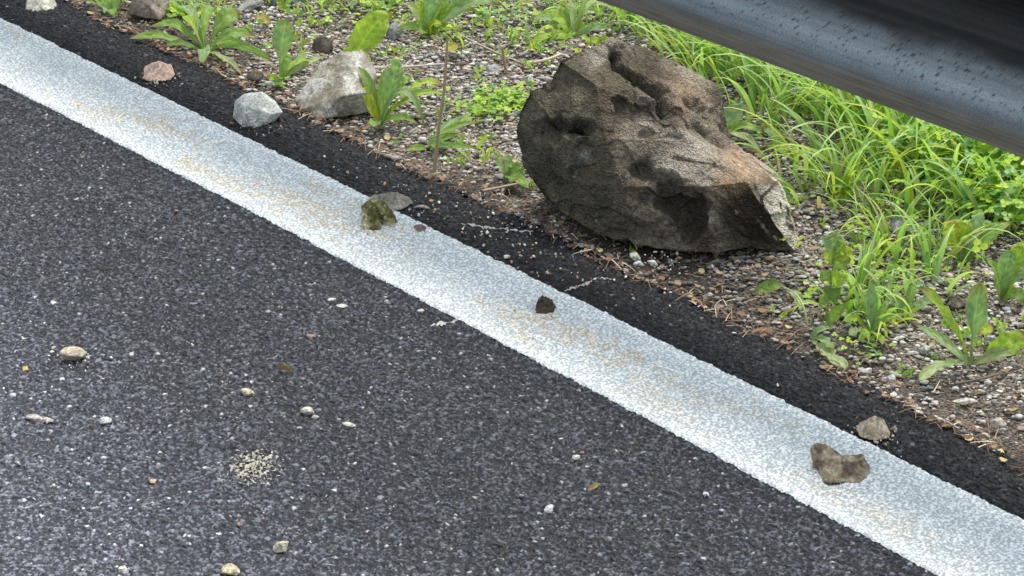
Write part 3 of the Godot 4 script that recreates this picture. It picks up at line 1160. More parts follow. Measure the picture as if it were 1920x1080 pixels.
func boulder() -> void:
	var pts := [Vector3(0.0648, 0.2329, -3.4645), Vector3(0.1460, 0.2464, -3.5045), Vector3(0.2106, 0.2216, -3.5245), Vector3(0.2409, 0.2025, -3.5045), Vector3(0.2795, 0.1607, -3.4845), Vector3(0.3024, 0.1221, -3.4645), Vector3(0.3324, 0.1018, -3.4445), Vector3(0.3699, 0.0817, -3.4245), Vector3(0.3879, 0.0608, -3.3945), Vector3(0.4006, 0.0297, -3.3545), Vector3(0.4121, -0.0030, -3.3194), Vector3(0.3990, -0.0028, -3.3095), Vector3(0.3311, 0.0022, -3.3095), Vector3(0.2774, 0.0005, -3.2945), Vector3(0.2174, 0.0030, -3.2945), Vector3(0.1691, 0.0059, -3.3065), Vector3(0.1214, 0.0092, -3.3445), Vector3(0.0767, 0.0210, -3.3945), Vector3(0.0387, 0.0420, -3.4445), Vector3(0.0170, 0.0713, -3.4545), Vector3(0.0039, 0.1172, -3.4645), Vector3(0.0069, 0.1517, -3.4645), Vector3(0.0230, 0.1827, -3.4645), Vector3(0.0535, 0.1990, -3.4645), Vector3(0.1189, 0.2127, -3.4045), Vector3(0.1310, 0.1507, -3.3565), Vector3(0.1556, 0.0902, -3.3265), Vector3(0.1647, 0.0487, -3.3095), Vector3(0.0679, 0.1479, -3.3845), Vector3(0.0907, 0.0829, -3.3645), Vector3(0.2042, 0.1788, -3.4095), Vector3(0.2483, 0.1437, -3.3745), Vector3(0.2852, 0.1049, -3.2945), Vector3(0.3275, 0.1040, -3.3125), Vector3(0.3803, 0.0812, -3.3565), Vector3(0.2738, 0.0504, -3.2865), Vector3(0.2171, 0.0620, -3.3165), Vector3(0.0815, 0.0616, -3.5570), Vector3(0.3265, 0.0616, -3.5570), Vector3(0.2040, 0.0246, -3.5945), Vector3(0.0897, 0.1675, -3.5195), Vector3(0.3060, 0.1675, -3.5195), Vector3(0.0488, -0.0025, -3.5195), Vector3(0.3591, -0.0025, -3.5195), Vector3(0.2040, -0.0060, -3.4145)]
	var tint := func(w: Vector3, n: Vector3, c: Color, k: float, g: float) -> Color:
		var f := flat(w)
		var ridge := flat(Vector3(0.1344, 0.1166, -3.4445)).x + (flat(Vector3(0.1344, 0.1166, -3.4445)).y - f.y) * 0.28
		# the left side is smooth, olive and dark; the right is brown, flecked and rusty towards its edge
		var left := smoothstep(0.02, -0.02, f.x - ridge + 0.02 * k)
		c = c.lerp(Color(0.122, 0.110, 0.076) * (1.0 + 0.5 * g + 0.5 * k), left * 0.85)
		var rust := smoothstep(0.07, 0.0, f.distance_to(flat(Vector3(0.3285, 0.0629, -3.4445))) - 0.02 * g) + 0.6 * smoothstep(0.05, 0.0, f.distance_to(flat(Vector3(0.2514, 0.1900, -3.4445))))
		c = c.lerp(Color(0.56, 0.37, 0.225), clampf(rust, 0, 1) * 0.75)
		var shade_stain := smoothstep(0.065, 0.035, Vector2((f.x - flat(Vector3(0.3522, -0.0101, -3.4445)).x) * 0.8, f.y - flat(Vector3(0.3522, -0.0101, -3.4445)).y).length() + 0.015 * k)  # overhanging facet: dark stain plus its shade, painted together
		c = c.lerp(Color(0.035, 0.026, 0.02), shade_stain * 0.88)
		var hollow_dark := 0.6 * smoothstep(0.040, 0.020, f.distance_to(flat(Vector3(0.2396, 0.0042, -3.4445))) + 0.02 * k)  # darker colour towards the middle of the front hollow
		c = c.lerp(Color(0.03, 0.023, 0.018), hollow_dark * 0.85)
		var rim := smoothstep(0.35, 0.65, n.x) * smoothstep(0.02, 0.10, f.x - flat(Vector3(0.2916, 0.1249, -3.4445)).x)  # highlight on right-facing faces, painted as pale colour
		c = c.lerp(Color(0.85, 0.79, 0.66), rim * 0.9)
		var moss := smoothstep(0.05, 0.0, f.distance_to(flat(Vector3(0.1597, 0.2062, -3.4445))))
		c = c.lerp(Color(0.16, 0.15, 0.085), moss * 0.6)
		if fine.get_noise_3d(w.x * 900.0, w.y * 900.0, w.z * 900.0) > 0.66: c = c.lerp(Color(0.45, 0.44, 0.40), 0.6)
		var fleck := exp(-pow(f.distance_to(flat(Vector3(0.1041, 0.0869, -3.4445))) / 0.008, 2.0)) + 0.7 * exp(-pow(f.distance_to(flat(Vector3(0.0788, 0.0629, -3.4445))) / 0.009, 2.0))
		c = c.lerp(Color(0.45, 0.46, 0.44), clampf(fleck * (0.7 + g), 0, 0.8))
		return c
	var cracks := [
		{"line": [Vector3(0.0537, 0.1273, -3.4445), Vector3(0.0883, 0.1232, -3.4445)], "width": 0.012, "depth": 0.034, "dark": 0.85},
		{"line": [Vector3(0.1490, 0.2527, -3.4445), Vector3(0.1516, 0.2319, -3.4445), Vector3(0.1786, 0.2102, -3.4445), Vector3(0.2135, 0.1836, -3.4445), Vector3(0.2216, 0.1616, -3.4445)], "width": 0.0055, "depth": 0.022, "dark": 0.85},
		{"line": [Vector3(0.1590, 0.1608, -3.4445), Vector3(0.2143, 0.1510, -3.4445)], "width": 0.015, "depth": 0.010, "dark": 0.6, "hard": true},
		{"line": [Vector3(0.2276, 0.0795, -3.4445), Vector3(0.2625, 0.0712, -3.4445), Vector3(0.2975, 0.0654, -3.4445)], "width": 0.0021, "depth": 0.003, "dark": 0.6},
		{"line": [Vector3(0.1816, 0.0629, -3.4445), Vector3(0.2169, 0.0420, -3.4445)], "width": 0.013, "depth": 0.012, "dark": 0.7, "hard": true},
		{"line": [Vector3(0.2157, 0.0286, -3.4445), Vector3(0.2348, 0.0084, -3.4445), Vector3(0.2592, -0.0271, -3.4445)], "width": 0.019, "depth": 0.017, "dark": 0.75, "hard": true},
		{"line": [Vector3(0.2520, 0.1698, -3.4445), Vector3(0.2790, 0.1616, -3.4445)], "width": 0.007, "depth": 0.010, "dark": 0.5},
		{"line": [Vector3(0.1843, 0.1207, -3.4445), Vector3(0.2382, 0.1150, -3.4445)], "width": 0.006, "depth": 0.008, "dark": 0.3},
		{"line": [Vector3(0.2607, 0.1331, -3.4445), Vector3(0.2997, 0.1125, -3.4445)], "width": 0.006, "depth": 0.009, "dark": 0.4},
		{"line": [Vector3(0.1717, -0.0254, -3.4445), Vector3(0.1995, -0.0467, -3.4445)], "width": 0.018, "depth": 0.014, "dark": 0.35}]
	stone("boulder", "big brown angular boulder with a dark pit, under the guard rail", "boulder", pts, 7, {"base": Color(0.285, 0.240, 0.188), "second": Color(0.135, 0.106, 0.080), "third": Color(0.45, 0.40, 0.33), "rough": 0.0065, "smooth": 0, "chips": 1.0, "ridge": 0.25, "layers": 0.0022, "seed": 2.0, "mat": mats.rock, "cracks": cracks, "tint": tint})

func loose_stones() -> void:
	var grey := {"base": Color(0.42, 0.41, 0.37), "second": Color(0.27, 0.25, 0.21), "third": Color(0.55, 0.54, 0.50), "rough": 0.022, "smooth": 1}
	var lk := func(base: Color, s: float, rough := 0.014) -> Dictionary:
		return {"base": base, "second": base * 0.68, "third": base * 1.25, "rough": rough, "seed": s}
	stone("wedge_rock", "large grey wedge-shaped rock lying beside the asphalt edge", "rock", [Vector3(-0.3538, 0.0000, -3.9137), Vector3(-0.3355, 0.0276, -3.9137), Vector3(-0.3119, 0.0525, -3.9337), Vector3(-0.2779, 0.0720, -3.9537), Vector3(-0.2437, 0.0722, -3.9637), Vector3(-0.2207, 0.0443, -3.9437), Vector3(-0.2216, 0.0184, -3.9137), Vector3(-0.2319, -0.0030, -3.8675), Vector3(-0.2736, -0.0030, -3.8481), Vector3(-0.3111, -0.0030, -3.8337), Vector3(-0.3425, -0.0030, -3.8773), Vector3(-0.3263, 0.0139, -3.8517), Vector3(-0.2724, 0.0342, -3.8457), Vector3(-0.2291, 0.0349, -3.8637), Vector3(-0.2671, 0.0642, -3.9137), Vector3(-0.3052, 0.0440, -3.8937), Vector3(-0.3227, 0.0181, -3.9662), Vector3(-0.2429, 0.0181, -3.9662), Vector3(-0.2828, 0.0072, -3.9837), Vector3(-0.3200, 0.0491, -3.9487), Vector3(-0.2495, 0.0491, -3.9487), Vector3(-0.3333, -0.0007, -3.9487), Vector3(-0.2322, -0.0007, -3.9487), Vector3(-0.2828, -0.0060, -3.8997)], 5, {"base": Color(0.42, 0.395, 0.335), "second": Color(0.25, 0.225, 0.18), "third": Color(0.60, 0.58, 0.54), "rough": 0.012, "seed": 3.0})
	stone("pale_stone", "pale grey faceted stone on the asphalt left of the wedge rock", "rock", [Vector3(-0.4457, 0.0045, -3.8281), Vector3(-0.4411, 0.0317, -3.8281), Vector3(-0.4263, 0.0415, -3.8381), Vector3(-0.3978, 0.0433, -3.8431), Vector3(-0.3784, 0.0298, -3.8381), Vector3(-0.3646, 0.0136, -3.8281), Vector3(-0.3778, 0.0011, -3.8181), Vector3(-0.4071, -0.0030, -3.7932), Vector3(-0.4257, -0.0006, -3.7941), Vector3(-0.4197, 0.0361, -3.7921), Vector3(-0.4166, 0.0445, -3.8081), Vector3(-0.3793, 0.0160, -3.8121), Vector3(-0.4310, 0.0067, -3.8544), Vector3(-0.3823, 0.0067, -3.8544), Vector3(-0.4067, 0.0022, -3.8631), Vector3(-0.4375, -0.0004, -3.8456), Vector3(-0.3758, -0.0004, -3.8456), Vector3(-0.4067, -0.0060, -3.8211)], 5, lk.call(Color(0.66, 0.67, 0.64), 4.0, 0.006))
	stone("reddish_stone", "reddish brown stone on the dark asphalt beside the white line", "rock", [Vector3(-0.6133, 0.0040, -4.0096), Vector3(-0.6142, 0.0151, -4.0416), Vector3(-0.5912, 0.0237, -4.0466), Vector3(-0.5685, 0.0152, -4.0466), Vector3(-0.5610, 0.0040, -4.0305), Vector3(-0.5640, 0.0040, -4.0044), Vector3(-0.5857, 0.0040, -3.9940), Vector3(-0.6076, 0.0040, -3.9992), Vector3(-0.5893, 0.0065, -4.0236), Vector3(-0.5866, 0.0142, -4.0336), Vector3(-0.6041, 0.0035, -4.0604), Vector3(-0.5722, 0.0035, -4.0604), Vector3(-0.5881, 0.0012, -4.0666), Vector3(-0.6084, -0.0002, -4.0541), Vector3(-0.5679, -0.0002, -4.0541), Vector3(-0.5881, -0.0060, -4.0366)], 4, lk.call(Color(0.58, 0.42, 0.34), 5.0))
	stone("pale_stone", "rounded cream stone on the asphalt at the far end of the line", "rock", [Vector3(-0.8788, -0.0030, -4.4043), Vector3(-0.8724, 0.0148, -4.4143), Vector3(-0.8460, 0.0192, -4.4193), Vector3(-0.8247, 0.0108, -4.4143), Vector3(-0.8173, -0.0020, -4.4043), Vector3(-0.8216, -0.0030, -4.3770), Vector3(-0.8492, -0.0030, -4.3710), Vector3(-0.8712, -0.0030, -4.3770), Vector3(-0.8447, 0.0106, -4.3843), Vector3(-0.8658, 0.0029, -4.4268), Vector3(-0.8289, 0.0029, -4.4268), Vector3(-0.8473, 0.0010, -4.4343), Vector3(-0.8707, -0.0002, -4.4193), Vector3(-0.8239, -0.0002, -4.4193), Vector3(-0.8473, -0.0060, -4.3983)], 4, lk.call(Color(0.58, 0.56, 0.48), 6.0))
	stone("brown_stone", "blocky mauve brown stone behind the broad-leaved rosette", "rock", [Vector3(-0.6891, 0.0000, -4.3740), Vector3(-0.6739, 0.0299, -4.3740), Vector3(-0.6388, 0.0346, -4.3840), Vector3(-0.6130, 0.0187, -4.3840), Vector3(-0.6147, 0.0000, -4.3740), Vector3(-0.6226, -0.0030, -4.3292), Vector3(-0.6552, -0.0030, -4.3470), Vector3(-0.6833, -0.0010, -4.3590), Vector3(-0.6446, 0.0202, -4.3490), Vector3(-0.6712, 0.0052, -4.4040), Vector3(-0.6255, 0.0052, -4.4040), Vector3(-0.6484, 0.0017, -4.4140), Vector3(-0.6773, -0.0003, -4.3940), Vector3(-0.6194, -0.0003, -4.3940), Vector3(-0.6484, -0.0060, -4.3660)], 4, lk.call(Color(0.29, 0.235, 0.20), 7.0))
	stone("grey_stone", "long pale grey stone pointing left at the top of the verge", "rock", [Vector3(-0.4974, -0.0030, -4.3830), Vector3(-0.4876, 0.0040, -4.4043), Vector3(-0.4651, 0.0128, -4.4143), Vector3(-0.4470, 0.0120, -4.4043), Vector3(-0.4503, 0.0033, -4.3943), Vector3(-0.4731, -0.0030, -4.3891), Vector3(-0.4907, -0.0030, -4.3740), Vector3(-0.4691, 0.0080, -4.3923), Vector3(-0.4876, 0.0019, -4.4193), Vector3(-0.4574, 0.0019, -4.4193), Vector3(-0.4725, 0.0006, -4.4243), Vector3(-0.4917, -0.0001, -4.4143), Vector3(-0.4534, -0.0001, -4.4143), Vector3(-0.4725, -0.0060, -4.4003)], 4, lk.call(Color(0.36, 0.37, 0.35), 8.0))
	stone("grey_stone", "wide grey rock cut off at the top of the verge", "rock", [Vector3(-0.4447, 0.0000, -4.4166), Vector3(-0.4369, 0.0281, -4.4166), Vector3(-0.3989, 0.0369, -4.4266), Vector3(-0.3554, 0.0221, -4.4166), Vector3(-0.3630, 0.0033, -4.4066), Vector3(-0.3830, -0.0030, -4.3891), Vector3(-0.4171, -0.0030, -4.3951), Vector3(-0.3974, 0.0146, -4.3966), Vector3(-0.4263, 0.0055, -4.4466), Vector3(-0.3728, 0.0055, -4.4466), Vector3(-0.3995, 0.0018, -4.4566), Vector3(-0.4335, -0.0004, -4.4366), Vector3(-0.3656, -0.0004, -4.4366), Vector3(-0.3995, -0.0060, -4.4086)], 4, lk.call(Color(0.25, 0.26, 0.255), 9.0))
	stone("dark_stone", "small dark stone just behind the wedge rock", "rock", [Vector3(-0.3449, -0.0019, -4.1769), Vector3(-0.3406, 0.0174, -4.1769), Vector3(-0.3240, 0.0231, -4.1769), Vector3(-0.3095, 0.0154, -4.1769), Vector3(-0.3064, -0.0019, -4.1769), Vector3(-0.3176, -0.0030, -4.1523), Vector3(-0.3363, -0.0030, -4.1578), Vector3(-0.3233, 0.0110, -4.1619), Vector3(-0.3369, 0.0035, -4.1919), Vector3(-0.3138, 0.0035, -4.1919), Vector3(-0.3253, 0.0012, -4.1969), Vector3(-0.3400, -0.0002, -4.1869), Vector3(-0.3107, -0.0002, -4.1869), Vector3(-0.3253, -0.0060, -4.1729)], 3, lk.call(Color(0.12, 0.105, 0.09), 10.0))
	stone("grey_stone", "pale blue-grey stone beside the big crinkled leaf", "rock", [Vector3(-0.2211, -0.0020, -4.2390), Vector3(-0.2170, 0.0195, -4.2390), Vector3(-0.2006, 0.0259, -4.2490), Vector3(-0.1892, 0.0156, -4.2390), Vector3(-0.1946, 0.0015, -4.2290), Vector3(-0.2073, -0.0030, -4.2193), Vector3(-0.2054, 0.0138, -4.2270), Vector3(-0.2146, 0.0039, -4.2540), Vector3(-0.1955, 0.0039, -4.2540), Vector3(-0.2050, 0.0013, -4.2590), Vector3(-0.2172, -0.0003, -4.2490), Vector3(-0.1929, -0.0003, -4.2490), Vector3(-0.2050, -0.0060, -4.2350)], 3, lk.call(Color(0.33, 0.35, 0.37), 11.0))
	stone("grey_stone", "grey rock half hidden in the long grass right of the boulder", "rock", [Vector3(0.4318, 0.0000, -3.8766), Vector3(0.4354, 0.0365, -3.8766), Vector3(0.4644, 0.0466, -3.8966), Vector3(0.5037, 0.0338, -3.8966), Vector3(0.5156, 0.0092, -3.8766), Vector3(0.4968, -0.0016, -3.8566), Vector3(0.4615, -0.0006, -3.8466), Vector3(0.4601, 0.0294, -3.8466), Vector3(0.4460, 0.0070, -3.9141), Vector3(0.4963, 0.0070, -3.9141), Vector3(0.4712, 0.0023, -3.9266), Vector3(0.4393, -0.0005, -3.9016), Vector3(0.5030, -0.0005, -3.9016), Vector3(0.4712, -0.0060, -3.8666)], 4, lk.call(Color(0.30, 0.30, 0.29), 12.0))
	stone("grey_stone", "pale grey cobble in the gravel left of the yellow-green weed", "rock", [Vector3(0.5421, 0.0040, -3.3797), Vector3(0.5458, 0.0133, -3.3891), Vector3(0.5601, 0.0162, -3.3941), Vector3(0.5736, 0.0100, -3.3891), Vector3(0.5747, 0.0040, -3.3720), Vector3(0.5607, 0.0040, -3.3488), Vector3(0.5445, 0.0040, -3.3527), Vector3(0.5579, 0.0093, -3.3751), Vector3(0.5477, 0.0024, -3.4041), Vector3(0.5672, 0.0024, -3.4041), Vector3(0.5574, 0.0008, -3.4091), Vector3(0.5451, -0.0002, -3.3991), Vector3(0.5698, -0.0002, -3.3991), Vector3(0.5574, -0.0060, -3.3851)], 3, lk.call(Color(0.40, 0.40, 0.40), 13.0))
	stone("grey_stone", "angular grey stone in the gravel left of the boulder's top", "rock", [Vector3(-0.0482, -0.0030, -4.0500), Vector3(-0.0429, 0.0104, -4.0548), Vector3(-0.0268, 0.0143, -4.0598), Vector3(-0.0161, 0.0047, -4.0548), Vector3(-0.0196, -0.0030, -4.0290), Vector3(-0.0373, -0.0030, -4.0185), Vector3(-0.0321, 0.0052, -4.0428), Vector3(-0.0415, 0.0021, -4.0683), Vector3(-0.0222, 0.0021, -4.0683), Vector3(-0.0318, 0.0007, -4.0728), Vector3(-0.0441, -0.0001, -4.0638), Vector3(-0.0196, -0.0001, -4.0638), Vector3(-0.0318, -0.0060, -4.0512)], 3, lk.call(Color(0.43, 0.44, 0.44), 14.0))
	stone("brown_stone", "dull brown stone in dark soil behind the upright dandelion leaf", "rock", [Vector3(0.5828, 0.0040, -3.1177), Vector3(0.5900, 0.0048, -3.1366), Vector3(0.6005, 0.0087, -3.1366), Vector3(0.6113, 0.0040, -3.1348), Vector3(0.6095, 0.0040, -3.1143), Vector3(0.5952, 0.0040, -3.1008), Vector3(0.5988, 0.0055, -3.1246), Vector3(0.5897, 0.0013, -3.1516), Vector3(0.6068, 0.0013, -3.1516), Vector3(0.5983, 0.0004, -3.1566), Vector3(0.5874, -0.0001, -3.1466), Vector3(0.6091, -0.0001, -3.1466), Vector3(0.5983, -0.0060, -3.1326)], 3, lk.call(Color(0.17, 0.14, 0.115), 15.0))
	# the stones on the white line
	stone("mossy_stone", "yellow-green mossy stone lying on the white line", "rock", [Vector3(-0.2159, 0.0040, -3.3797), Vector3(-0.2127, 0.0084, -3.4087), Vector3(-0.2188, 0.0242, -3.4147), Vector3(-0.2066, 0.0334, -3.4207), Vector3(-0.1850, 0.0309, -3.4187), Vector3(-0.1757, 0.0201, -3.4127), Vector3(-0.1816, 0.0151, -3.4047), Vector3(-0.1657, 0.0040, -3.4072), Vector3(-0.1684, 0.0040, -3.3797), Vector3(-0.1896, 0.0040, -3.3739), Vector3(-0.2125, 0.0040, -3.3739), Vector3(-0.2001, 0.0076, -3.4027), Vector3(-0.1874, 0.0076, -3.3947), Vector3(-0.1949, 0.0284, -3.4007), Vector3(-0.2099, 0.0050, -3.4222), Vector3(-0.1780, 0.0050, -3.4222), Vector3(-0.1939, 0.0017, -3.4267), Vector3(-0.2141, -0.0003, -3.4177), Vector3(-0.1738, -0.0003, -3.4177), Vector3(-0.1939, -0.0060, -3.4051)], 5, {"base": Color(0.30, 0.27, 0.12), "second": Color(0.11, 0.11, 0.035), "third": Color(0.62, 0.56, 0.40), "rough": 0.024, "seed": 16.0})
	stone("flat_stone", "flat grey stone leaning behind the mossy one at the line's rim", "rock", [Vector3(-0.2114, 0.0085, -3.4727), Vector3(-0.2036, 0.0170, -3.4767), Vector3(-0.1763, 0.0187, -3.4807), Vector3(-0.1488, 0.0119, -3.4767), Vector3(-0.1441, 0.0040, -3.4713), Vector3(-0.1574, 0.0040, -3.4510), Vector3(-0.1748, 0.0040, -3.4390), Vector3(-0.2026, 0.0040, -3.4510), Vector3(-0.1755, 0.0135, -3.4607), Vector3(-0.1974, 0.0028, -3.4877), Vector3(-0.1570, 0.0028, -3.4877), Vector3(-0.1772, 0.0009, -3.4927), Vector3(-0.2027, -0.0002, -3.4827), Vector3(-0.1516, -0.0002, -3.4827), Vector3(-0.1772, -0.0060, -3.4687)], 4, lk.call(Color(0.33, 0.30, 0.26), 17.0, 0.03))
	stone("brown_stone", "dark brown cone-shaped stone standing alone on the line", "rock", [Vector3(0.0306, 0.0040, -3.1008), Vector3(0.0335, 0.0142, -3.1093), Vector3(0.0407, 0.0222, -3.1123), Vector3(0.0528, 0.0173, -3.1093), Vector3(0.0586, 0.0063, -3.1093), Vector3(0.0562, 0.0040, -3.0940), Vector3(0.0441, 0.0040, -3.0890), Vector3(0.0320, 0.0040, -3.0924), Vector3(0.0427, 0.0125, -3.0993), Vector3(0.0351, 0.0033, -3.1213), Vector3(0.0518, 0.0033, -3.1213), Vector3(0.0435, 0.0011, -3.1253), Vector3(0.0329, -0.0002, -3.1173), Vector3(0.0541, -0.0002, -3.1173), Vector3(0.0435, -0.0060, -3.1061)], 4, lk.call(Color(0.095, 0.07, 0.05), 18.0, 0.04))
	stone("notched_stone", "brown heart-shaped stone with a deep notch on the line", "rock", [Vector3(0.3510, 0.0278, -2.6636), Vector3(0.3561, 0.0335, -2.6676), Vector3(0.3677, 0.0331, -2.6696), Vector3(0.3775, 0.0253, -2.6696), Vector3(0.3890, 0.0178, -2.6676), Vector3(0.4007, 0.0160, -2.6696), Vector3(0.4141, 0.0171, -2.6716), Vector3(0.4225, 0.0086, -2.6596), Vector3(0.4202, 0.0040, -2.6444), Vector3(0.4072, 0.0040, -2.6250), Vector3(0.3919, 0.0040, -2.6224), Vector3(0.3700, 0.0040, -2.6160), Vector3(0.3636, 0.0040, -2.6250), Vector3(0.3590, 0.0075, -2.6536), Vector3(0.3522, 0.0200, -2.6596), Vector3(0.3662, 0.0183, -2.6496), Vector3(0.3833, 0.0085, -2.6466), Vector3(0.4058, 0.0108, -2.6476), Vector3(0.3617, 0.0050, -2.6746), Vector3(0.4047, 0.0050, -2.6746), Vector3(0.3832, 0.0017, -2.6796), Vector3(0.3560, -0.0003, -2.6696), Vector3(0.4104, -0.0003, -2.6696), Vector3(0.3832, -0.0060, -2.6556)], 5, {"base": Color(0.34, 0.275, 0.195), "second": Color(0.15, 0.105, 0.075), "third": Color(0.48, 0.41, 0.31), "rough": 0.012, "chips": 0.5, "smooth": 0, "seed": 19.0})
	stone("tan_stone", "smooth tan stone on the asphalt behind the heart-shaped one", "rock", [Vector3(0.4163, 0.0058, -2.7568), Vector3(0.4214, 0.0130, -2.7598), Vector3(0.4404, 0.0199, -2.7648), Vector3(0.4514, 0.0158, -2.7628), Vector3(0.4587, 0.0040, -2.7492), Vector3(0.4562, 0.0040, -2.7354), Vector3(0.4367, 0.0040, -2.7285), Vector3(0.4199, 0.0040, -2.7381), Vector3(0.4384, 0.0107, -2.7448), Vector3(0.4250, 0.0030, -2.7703), Vector3(0.4505, 0.0030, -2.7703), Vector3(0.4377, 0.0010, -2.7748), Vector3(0.4216, -0.0002, -2.7658), Vector3(0.4539, -0.0002, -2.7658), Vector3(0.4377, -0.0060, -2.7532)], 4, lk.call(Color(0.42, 0.355, 0.27), 20.0, 0.012))
	stone("brown_stone", "small brown pebble at the line's rim right of the mossy stone", "pebble", [Vector3(-0.1423, 0.0040, -3.3759), Vector3(-0.1397, 0.0050, -3.3891), Vector3(-0.1304, 0.0067, -3.3891), Vector3(-0.1226, 0.0040, -3.3836), Vector3(-0.1237, 0.0040, -3.3681), Vector3(-0.1342, 0.0040, -3.3642), Vector3(-0.1332, 0.0040, -3.3797), Vector3(-0.1382, 0.0010, -3.3966), Vector3(-0.1264, 0.0010, -3.3966), Vector3(-0.1323, 0.0003, -3.3991), Vector3(-0.1398, -0.0001, -3.3941), Vector3(-0.1248, -0.0001, -3.3941), Vector3(-0.1323, -0.0060, -3.3871)], 3, lk.call(Color(0.24, 0.16, 0.13), 21.0))
	stone("dark_stone", "dark angular stone at the tip of the broad-leaved rosette", "rock", [Vector3(-0.4412, 0.0040, -4.0148), Vector3(-0.4373, 0.0150, -4.0154), Vector3(-0.4247, 0.0206, -4.0154), Vector3(-0.4126, 0.0131, -4.0154), Vector3(-0.4142, 0.0040, -4.0096), Vector3(-0.4274, 0.0040, -3.9992), Vector3(-0.4258, 0.0130, -4.0054), Vector3(-0.4348, 0.0031, -4.0304), Vector3(-0.4176, 0.0031, -4.0304), Vector3(-0.4262, 0.0010, -4.0354), Vector3(-0.4371, -0.0002, -4.0254), Vector3(-0.4153, -0.0002, -4.0254), Vector3(-0.4262, -0.0060, -4.0114)], 3, lk.call(Color(0.20, 0.17, 0.14), 22.0))

